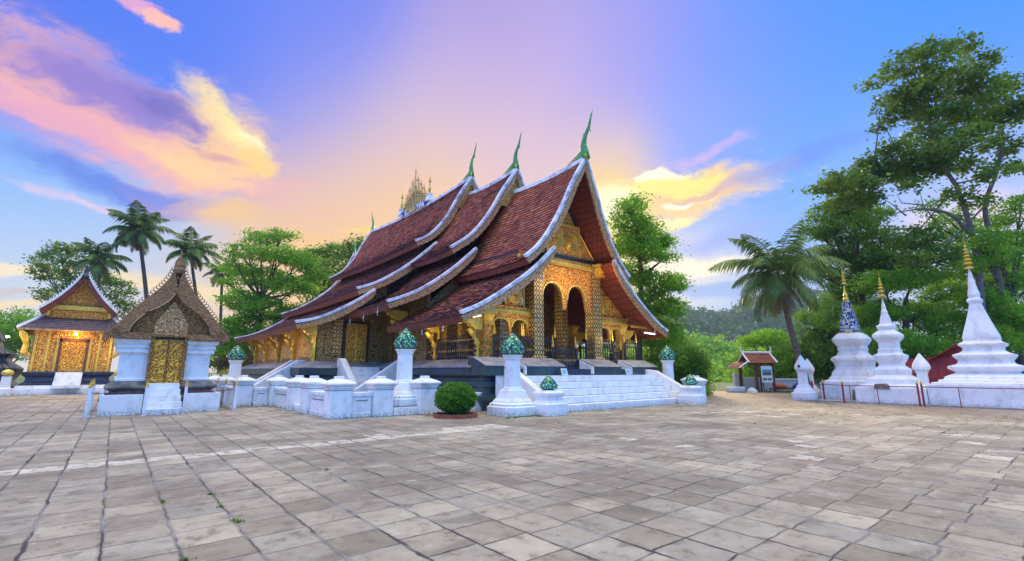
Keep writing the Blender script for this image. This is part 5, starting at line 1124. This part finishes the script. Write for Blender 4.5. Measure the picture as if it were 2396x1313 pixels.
# ------------------------------------------------------------------ lamp post, slab, hanging bells
p = P(545, 868, 52); t = thing('street_lamp', 'thin curved street lamp post glowing yellow left of the temple', 'lamp', (p.x, p.y, 0))
MB().tube([(p.x, p.y, 0), (p.x, p.y, 4.2), (p.x+.2, p.y-.1, 4.75), (p.x+.9*ch, p.y-.9*sh, 5.0)], .05, 6).build('pole', 'pale_metal', t); MB().tube([(p.x+.8*ch, p.y-.8*sh, 4.98), (p.x+1.5*ch, p.y-1.5*sh, 5.1)], .09, 8).build('lamp_head', 'tube_light', t)
t = MB().box(6.6, 8.2, 24.6, 25.6, .78, .86).box(6.8, 7.0, 24.8, 25.4, .3, .778).box(7.8, 8.0, 24.8, 25.4, .3, .778).build('stone_table', 'stone_slab', bevel=.01); tag(t, 'pale stone table behind the low white wall near the side stairs', 'table')
for k, (x, y, z) in enumerate([(10.7, 17.6, 3.8), (10.75, 19.5, 3.75), (10.75, 21.5, 3.7), (9.9, 22.6, 4.85), (10.0, 24.6, 4.75), (9.95, 26.4, 4.7), (7.4, 28.5, 3.9), (7.4, 31.5, 3.85), (7.4, 34.8, 3.8), (22.0, 16.2, 6.2), (24.2, 16.1, 4.2), (19.6, 16.0, 9.6), (20.7, 16.0, 8.0), (15.2, 16.1, 6.3), (13.9, 16.1, 5.1)]):
    m = MB().tube([(x, y, z+.02), (x, y, z-.22)], .006, 4); m.lathe(x, y, [(.012, -.22), (.03, -.27), (.045, -.38), (.02, -.38)], 8, z); m.prism([(x-.04, z-.5), (x+.04, z-.5), (x, z-.38)], y-.004, y+.004)
    o = m.build('wind_bell', 'pale_metal'); tag(o, 'small pale wind bell hanging from the temple eaves', 'bell', 'wind bells under the temple eaves')
# ------------------------------------------------------------------ palms
def palm(label, base, top, nf, fl, mat='palm_leaves', r0=.17, drop=.5, dry=5, seed=1, lw=.04, upb=.35):
    rnd = random.Random(seed); t = thing('coconut_palm', label, 'palm tree', tuple(base), None)
    b, tp = Vector(base), Vector(top); mid = (b+tp)/2+Vector((rnd.uniform(-.4, .4), rnd.uniform(-.4, .4), 0)); cr, _ = resample([tuple(b), tuple(mid), tuple(tp)], 26)
    MB().tube([tuple(p) for p in cr], [r0*(1.5-.6*i/25 if i > 2 else 2-.15*i)*(1+.07*(i % 2)) for i in range(26)], 9).build('trunk', 'palm_bark', t)
    def fronds(n, el0, el1, L, dr, ph):
        V = []; F = []
        for k in range(n):
            a = ph+k*2.39996+rnd.uniform(-.2, .2); e = math.radians(el0+(el1-el0)*(k+.5)/n+rnd.uniform(-6, 6)); ln = L*rnd.uniform(.85, 1.1)*(.78+.22*math.sin(max(0, e))); ns = 30; pts = []; pos = np.array(tp, float)
            for i in range(ns+1):
                pts.append(pos.copy()); ee = e-dr*(i/ns)**1.3*(1.2+.5*math.cos(e)); pos = pos+np.array((math.cos(a)*math.cos(ee), math.sin(a)*math.cos(ee), math.sin(ee)))*ln/ns
            side = np.array((-math.sin(a), math.cos(a), 0)); roll = rnd.uniform(-.35, .35)
            for i in range(ns):
                p0, p1 = pts[i], pts[i+1]; w_ = .03*(1-i/ns)+.008; q = len(V); V += [p0-side*w_, p0+side*w_, p1+side*w_, p1-side*w_]; F.append((q, q+1, q+2, q+3))
                if i < 3: continue
                tg = (p1-p0)/np.linalg.norm(p1-p0); u = i/ns; ll = .27*ln*math.sin(math.pi*min(1, .12+u*.93))**.7+.05
                for s in (-1, 1):
                    for hh in ((0, .5) if fl > 3.5 or lw < .06 else (0,)):
                        o_ = p0+(p1-p0)*hh; dn = np.array((0, 0, -1.0)); d = side*s*(.75+.15*roll*s)+tg*.55+dn*rnd.uniform(.15, .55)*(1.3 if mat != 'palm_leaves' or el1 < 0 else 1); d /= np.linalg.norm(d); lm = ll*rnd.uniform(.85, 1.1)
                        m_ = o_+d*lm*.5; e_ = o_+d*lm+dn*lm*rnd.uniform(.12, .35); wv = tg*lw*.5*(ln/3.2); q = len(V); V += [o_-wv*.4, o_+wv*.4, m_+wv, e_, m_-wv]; F.append((q, q+1, q+2, q+4)); F.append((q+4, q+2, q+3, q+3))
        V = np.array(V); return V, F
    V, F = fronds(nf, 85, -25, fl, 1.05, seed)
    F = [f if f[2] != f[3] else f[:3] for f in F]; me = mkobj('crown', V, F, mat, t)
    if dry:
        V, F = fronds(dry, -35, -75, fl*.72, .35, seed+1.1); F = [f if f[2] != f[3] else f[:3] for f in F]; mkobj('dry_fronds', V, F, 'dry_palm_leaves', t)
    m = MB()
    for k in range(7): a = k*.9+seed; m.lathe(tp.x+.28*math.cos(a), tp.y+.28*math.sin(a), [(.02, -.16), (.12, -.06), (.13, .04), (.03, .15)], 8, tp.z-.45-.1*(k % 3))
    m.build('coconuts', 'leaves_olive', t, smooth=True); return t
def palm_px(label, ub, utop, vtop, c, nf, fpx, **k):
    b = gp(ub, c); tp = P(utop, vtop, c); return palm(label, b, tuple(tp), nf, fpx*c/FPX, **k)
palm_px('tallest coconut palm rising behind the two chapels on the left', 352, 325, 540, 58, 20, 92, dry=7, seed=2, r0=.2, lw=.10)
palm_px('coconut palm with drooping fronds directly above the golden chapel', 250, 232, 610, 55, 18, 80, dry=2, seed=4, lw=.10)
palm_px('leaning coconut palm behind the spire of the small chapel', 480, 445, 590, 60, 18, 80, dry=3, seed=6, lw=.10)
palm_px('half-hidden coconut palm left of the broad green tree', 515, 520, 640, 66, 14, 60, dry=4, seed=9, lw=.10)
palm_px('large coconut palm with brown hanging fronds beside the notice pavilion', 1893, 1822, 645, 27.5, 28, 172, dry=9, seed=12, r0=.13, lw=.065)
# ------------------------------------------------------------------ trees on the left
tree('spreading_tree', 'thin-leaved spreading tree behind the golden chapel', 'tree', gp(165, 62), [P(170, 800, 62), P(180, 720, 62)],
     bs(62, [(115, 640, 34, 22), (150, 600, 36, 22), (185, 640, 36, 26), (110, 690, 26, 16), (265, 680, 38, 28), (290, 720, 26, 20), (230, 650, 30, 20), (170, 680, 30, 20), (95, 610, 20, 14), (140, 580, 22, 12)]), 9000, .32, 'leaves_olive', clump=.5, flat=.4, hollow=.5, per=22, r0=.3)
tree('leafy_tree', 'bright green bush-like tree at the far left edge of the courtyard', 'tree', gp(20, 58), [P(20, 830, 58)],
     bs(58, [(20, 770, 44, 34), (55, 745, 30, 22), (75, 760, 26, 22), (0, 800, 50, 40), (50, 810, 40, 34), (-20, 760, 40, 30)]), 9000, .30, 'leaves_mid', r0=.25)
tree('broad_tree', 'broad bright green layered tree left of the temple roof', 'tree', gp(600, 52), [P(605, 800, 52), P(612, 700, 52)],
     bs(52, [(610, 560, 42, 16), (655, 548, 34, 12), (580, 590, 44, 16), (650, 595, 50, 20), (700, 610, 44, 20), (560, 630, 44, 18), (620, 650, 60, 26), (690, 670, 54, 26), (560, 700, 44, 26), (620, 720, 60, 30), (690, 740, 50, 34), (740, 640, 30, 16), (530, 660, 26, 12), (570, 760, 40, 26), (640, 780, 40, 26), (545, 605, 18, 8)]), 30000, .26, 'leaves_mid', r0=.35, clump=.5, flat=.32, hollow=.35)
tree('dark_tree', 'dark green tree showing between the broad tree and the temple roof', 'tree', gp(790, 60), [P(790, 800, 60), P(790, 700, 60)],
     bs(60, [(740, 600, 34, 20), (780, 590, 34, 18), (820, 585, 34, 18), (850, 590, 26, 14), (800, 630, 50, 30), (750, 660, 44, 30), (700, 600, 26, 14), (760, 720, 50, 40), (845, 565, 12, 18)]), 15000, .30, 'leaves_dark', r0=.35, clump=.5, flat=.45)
tree('lower_tree', 'low green tree behind the small chapel, left of the temple', 'tree', gp(520, 50), [P(520, 840, 50)],
     bs(50, [(500, 780, 20, 26), (530, 800, 26, 30), (505, 840, 28, 26), (560, 830, 30, 26), (590, 800, 30, 30), (545, 760, 20, 20), (600, 850, 30, 24)]), 12000, .22, 'leaves_mid', r0=.2, clump=.35)
tree('lower_tree', 'dark hedge-like tree behind the corner brackets of the temple', 'tree', gp(620, 56), [P(620, 820, 56)],
     bs(56, [(560, 790, 36, 30), (620, 800, 44, 34), (680, 780, 44, 40), (720, 760, 40, 40), (590, 850, 40, 30)]), 14000, .28, 'leaves_dark', r0=.25, clump=.5)
tree('yellow_shrub', 'yellow-leaved shrub behind the white wall posts', 'shrub', gp(540, 40), [P(540, 890, 40)], bs(40, [(525, 880, 16, 10), (548, 878, 20, 10), (590, 885, 14, 12), (604, 878, 10, 14)], .5), 4500, .12, 'leaves_yellow', r0=.05, clump=.18, flat=.7)
tree('red_shrub', 'dark reddish shrub in front of the trees beside the street lamp', 'shrub', gp(530, 45), [P(530, 870, 45)], bs(45, [(530, 850, 20, 16), (605, 840, 22, 24), (560, 860, 20, 14)], .5), 4500, .18, 'leaves_red', r0=.06, clump=.25)
t = thing('golden_spire', 'tiny golden stupa spire showing behind the left end of the temple roof', 'spire', gp(680, 58)); p = P(680, 868, 58)
m = MB().lathe(p.x, p.y, [(1.2, 0), (1.1, 3), (.8, 4.5), (.6, 6.5), (.45, 7.0)]+[(.42-.032*k+(.05 if k % 2 else 0), 7.1+.16*k) for k in range(12)]+[(.01, 9.4)], 12); m.build('spire', 'pale_gold', t)
# ------------------------------------------------------------------ trees on the right
tree('tall_slender_tree', 'tall uneven green tree with an upright tip directly behind the right side of the temple', 'tree', gp(1500, 36), [P(1495, 800, 36), P(1500, 640, 36), P(1490, 540, 36)],
     bs(36, [(1470, 485, 30, 18), (1500, 470, 20, 14), (1450, 520, 20, 20), (1495, 530, 44, 28), (1530, 560, 36, 24), (1460, 570, 30, 26), (1500, 590, 44, 26), (1555, 570, 26, 16), (1560, 600, 26, 14), (1480, 640, 40, 28), (1540, 660, 50, 26), (1580, 665, 28, 18), (1520, 710, 50, 30), (1570, 720, 36, 26), (1500, 770, 60, 40), (1560, 790, 50, 40), (1540, 850, 50, 34)], 1.5), 34000, .20, 'leaves_mid', r0=.28, clump=.34, flat=.5, hollow=.4)
tree('round_shrub', 'dense rounded dark green shrub at the right end of the temple front', 'shrub', gp(1615, 33), [P(1612, 880, 33)],
     bs(33, [(1610, 840, 36, 36), (1630, 860, 28, 34), (1600, 885, 36, 30), (1640, 895, 22, 22), (1570, 870, 34, 30), (1625, 900, 30, 16)], .8), 15000, .14, 'leaves_dark', r0=.15, clump=.25, flat=.8, hollow=.6)
tree('small_shrub', 'small bright shrub at the foot of the rounded dark shrub', 'shrub', gp(1645, 31), [P(1645, 915, 31)], bs(31, [(1645, 912, 10, 8), (1655, 918, 6, 5)], .3), 900, .12, 'leaves_bright', r0=.04, clump=.12)
tree('lime_tree', 'light yellow-green leafy tree behind the notice pavilion', 'tree', gp(1810, 41), [P(1805, 860, 41)],
     bs(41, [(1800, 790, 44, 16), (1760, 800, 34, 14), (1840, 815, 44, 18), (1760, 840, 44, 20), (1810, 850, 50, 22), (1740, 875, 30, 14), (1790, 890, 50, 20), (1850, 880, 50, 24), (1880, 850, 30, 24)], 1.2), 16000, .22, 'leaves_bright', r0=.2, clump=.36, flat=.35)
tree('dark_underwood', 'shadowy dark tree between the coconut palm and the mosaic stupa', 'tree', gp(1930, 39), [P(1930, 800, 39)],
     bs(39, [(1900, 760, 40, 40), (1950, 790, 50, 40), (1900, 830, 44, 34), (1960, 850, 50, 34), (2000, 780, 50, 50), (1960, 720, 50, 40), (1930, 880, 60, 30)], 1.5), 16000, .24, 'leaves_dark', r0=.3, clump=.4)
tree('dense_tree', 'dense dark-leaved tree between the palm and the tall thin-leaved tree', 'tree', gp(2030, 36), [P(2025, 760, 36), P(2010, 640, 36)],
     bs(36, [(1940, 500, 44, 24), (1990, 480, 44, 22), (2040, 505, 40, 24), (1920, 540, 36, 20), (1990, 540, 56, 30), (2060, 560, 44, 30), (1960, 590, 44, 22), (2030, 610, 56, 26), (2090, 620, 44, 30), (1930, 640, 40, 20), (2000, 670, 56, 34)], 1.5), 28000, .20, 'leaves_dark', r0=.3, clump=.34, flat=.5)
tree('green_mass_tree', 'bright green low-branching tree behind the three white stupas', 'tree', gp(2120, 33), [P(2120, 800, 33), P(2120, 700, 33)],
     bs(33, [(2070, 660, 60, 26), (2140, 650, 60, 24), (2210, 680, 60, 26), (2060, 730, 60, 30), (2140, 730, 60, 30), (2210, 760, 60, 34), (2070, 800, 70, 34), (2160, 820, 70, 34), (2010, 760, 40, 30), (2240, 820, 50, 34), (2100, 860, 70, 30), (2200, 880, 60, 30)], 1.6), 52000, .17, 'leaves_mid', r0=.3, clump=.32, flat=.35, hollow=.3)
tree('edge_tree', 'bright green feathery tree behind the tallest stupa at the right edge', 'tree', gp(2380, 31), [P(2385, 820, 31), P(2370, 700, 31)],
     bs(31, [(2330, 600, 56, 24), (2390, 560, 50, 26), (2300, 560, 40, 22), (2350, 660, 60, 26), (2410, 640, 50, 30), (2300, 700, 50, 28), (2360, 740, 60, 30), (2420, 760, 60, 40), (2330, 800, 60, 34), (2390, 850, 60, 34), (2260, 620, 30, 22), (2390, 480, 40, 22), (2330, 520, 36, 18)], 1.6), 36000, .17, 'leaves_mid', r0=.3, clump=.3, flat=.4, hollow=.3)
# the tall tree with bare leaning trunks
cb = 30
TT = thing('tall_tree', 'tall thin-crowned tree with pale leaning trunks above the tallest stupa', 'tree', gp(2300, cb))
blob = bs(cb, [(2190, 110, 40, 20), (2130, 130, 36, 20), (2250, 110, 34, 20), (2090, 165, 34, 16), (2290, 150, 40, 24), (2180, 170, 56, 26), (2240, 200, 56, 28), (2050, 195, 24, 12), (2120, 220, 54, 26), (2300, 215, 50, 30), (2370, 190, 34, 24), (2395, 250, 34, 30), (2340, 270, 50, 30), (2200, 270, 60, 30), (2100, 270, 36, 16), (2060, 255, 20, 9), (2070, 295, 24, 9), (2270, 320, 50, 24), (2160, 330, 60, 26), (2350, 340, 44, 28), (2090, 345, 34, 14), (2130, 375, 54, 18), (2200, 385, 40, 16), (2050, 375, 40, 16), (2020, 400, 40, 16), (2000, 470, 56, 22), (2130, 560, 60, 26), (2180, 600, 60, 24), (1975, 425, 56, 20), (1925, 440, 40, 14), (2010, 440, 50, 16), (2050, 405, 56, 20), (2110, 400, 56, 24), (2260, 385, 40, 16), (2330, 400, 40, 20), (2385, 390, 30, 20), (2140, 430, 26, 10), (2240, 450, 34, 14), (2300, 470, 30, 14), (2160, 400, 60, 22), (2290, 260, 60, 34), (2150, 230, 60, 34), (2220, 350, 60, 24)], 1.4)
m = MB()
tr1 = [gp(2300, cb), P(2290, 640, cb), P(2272, 540, cb), P(2235, 430, cb), P(2190, 370, cb), P(2175, 280, cb), P(2160, 200, cb)]
tr2 = [P(2345, 700, cb+.5), P(2318, 560, cb+.5), P(2305, 480, cb+.5), P(2335, 390, cb+.5), P(2345, 290, cb+.5), P(2330, 200, cb+.5)]
for tr, r0 in ((tr1, .26), (tr2, .2)):
    cr, _ = resample([tuple(p) for p in tr], 22); m.tube([tuple(p) for p in cr], [r0*(1-.75*i/21) for i in range(22)], 9)
b1_ = [P(2268, 545, cb), P(2220, 500, cb), P(2150, 490, cb), P(2090, 500, cb)]; cr, _ = resample([tuple(p) for p in b1_], 12); m.tube([tuple(p) for p in cr], [.13*(1-.85*i/11) for i in range(12)], 7)
b2_ = [P(2190, 370, cb), P(2120, 385, cb), P(2040, 410, cb), P(1950, 440, cb)]; cr, _ = resample([tuple(p) for p in b2_], 12); m.tube([tuple(p) for p in cr], [.07*(1-.85*i/11) for i in range(12)], 6)
nodes = [np.array(p) for p in tr1[3:]]+[np.array(p) for p in tr2[2:]]+[np.array(p) for p in b2_]
for (c, r, rz) in blob:
    c = np.array(c); st_ = min(nodes, key=lambda q: np.linalg.norm(q-c)+.5*max(0, q[2]-c[2])); q, _ = resample([tuple(st_), tuple((st_+c)/2+np.array((0, 0, -.12))), tuple(c)], 7); m.tube([tuple(p) for p in q], [.06*(1-.8*i/6)+.006 for i in range(7)], 5)
for (u0, v0, u1, v1, u2, v2) in ((2190, 520, 2160, 480, 2150, 440), (2160, 480, 2110, 475, 2095, 450), (2120, 505, 2090, 480, 2060, 460), (2340, 650, 2300, 640, 2270, 610)):
    m.tube([tuple(P(u0, v0, cb)), tuple(P(u1, v1, cb-.2)), tuple(P(u2, v2, cb))], [.05, .03, .006], 5)
m.build('trunk', 'pale_bark', TT, smooth=True)
V, F = leaves_at(crown_pts(blob, 30000, .27, .5, .3, 16), .5, .22, .8); mkobj('crown', V, F, 'leaves_olive', TT)
tree('back_tree', 'dark thin-trunked tree at the far right behind the tall pale trunks', 'tree', gp(2360, 40), [P(2350, 760, 40), P(2330, 560, 40)],
     bs(40, [(2250, 540, 40, 20), (2200, 570, 50, 22), (2150, 590, 40, 18), (2290, 590, 50, 26), (2350, 640, 60, 30), (2240, 640, 60, 30), (2180, 520, 30, 14), (2400, 700, 60, 50), (2260, 720, 60, 40), (2340, 780, 60, 50), (2180, 480, 26, 12), (2240, 500, 30, 14)], 2), 22000, .24, 'leaves_dark', r0=.3, clump=.4, flat=.45)
# ------------------------------------------------------------------ distant wooded hills
def hill(name, pts, c0, c1, seed, step=4.0, amp=3.2):
    us = np.linspace(pts[0][0], pts[-1][0], int((pts[-1][0]-pts[0][0])*c0/FPX/step)+2); n2 = 34; V = []
    for i, u in enumerate(us):
        vt = np.interp(u, [p[0] for p in pts], [p[1] for p in pts])
        for j in range(n2):
            q = j/(n2-1); c = c0+(c1-c0)*q; top = P(u, vt, c1); g0 = P(u, 868, c); zt = top.z*(math.sin(min(1, q*1.05)*math.pi/2)**1.15)-2
            nz_ = mnoise.noise(Vector((g0.x*.02, g0.y*.02, seed)))*8*q+mnoise.noise(Vector((g0.x*.11, g0.y*.11, seed)))*amp
            V.append((g0.x, g0.y, max(-2, zt+nz_)))
    n1 = len(us); Q = np.arange(n1*n2).reshape(n1, n2); F = np.stack([Q[:-1, :-1], Q[1:, :-1], Q[1:, 1:], Q[:-1, 1:]], -1).reshape(-1, 4)
    V = np.array(V); o = mkobj(name, V, F, 'forest_slope', None, (float(V[:, 0].mean()), float(V[:, 1].mean()), 0)); tag(o, kind='structure')
    return V, Q
def forest(name, V, Q, n, size, mat, label, per=14, clump=2.0):
    f = V[Q[:-1, :-1].ravel()]; idx = RNG.integers(0, len(f), n//per); c = f[idx]+RNG.normal(0, 1, (len(idx), 3))*np.array((3, 3, .4))+np.array((0, 0, size*.6))
    k = np.repeat(np.arange(len(c)), per); sg = clump*RNG.uniform(.6, 1.5, (len(c), 1))[k]; pts = c[k]+RNG.normal(0, 1, (len(k), 3))*sg*np.array((1, 1, .7))
    A, F = leaves_at(pts, .8, size, .9); o = mkobj(name, A, F, mat, None, (float(A[:, 0].mean()), float(A[:, 1].mean()), 0)); tag(o, label, 'forest', kind='stuff')
V, Q = hill('far_hill', [(1380, 735), (1480, 726), (1590, 728), (1640, 738), (1690, 752), (1730, 742), (1790, 704), (1850, 690), (1950, 700), (2100, 720)], 230, 460, 3.3)
forest('hillside_forest', V, Q, 60000, 2.4, 'leaves_far', 'hazy blue-green forest covering the distant hill')
V, Q = hill('near_hill', [(1380, 842), (1500, 836), (1600, 818), (1650, 822), (1700, 836), (1760, 842), (1900, 840), (2100, 830)], 70, 170, 8.1, 2.0, 1.6)
forest('riverbank_trees', V, Q, 50000, 1.1, 'leaves_mid', 'lighter green trees along the river below the distant hill', 14, 1.0)
forest('riverbank_scrub', V, Q, 12000, .9, 'leaves_olive', 'olive scrub among the riverbank trees', 14, .9)
# ------------------------------------------------------------------ haze
n = NT(bpy.data.materials.new('haze').node_tree) if False else None
hm = bpy.data.materials.new('haze'); hm.use_nodes = True; MAT['haze'] = hm; hn = NT(hm.node_tree); hn.n.clear()
pv = hn.new('ShaderNodeVolumePrincipled'); pv.inputs['Color'].default_value = (.72, .84, 1, 1); pv.inputs['Density'].default_value = .0004; pv.inputs['Anisotropy'].default_value = .1
hn.l.new(pv.outputs[0], hn.new('ShaderNodeOutputMaterial').inputs['Volume'])
hz = MB().box(-320, 660, -170, 640, -4, 110).build('haze', 'haze', org=(0, 0, 0)); tag(hz, 'faint blue haze over the far hills', 'haze', kind='stuff')
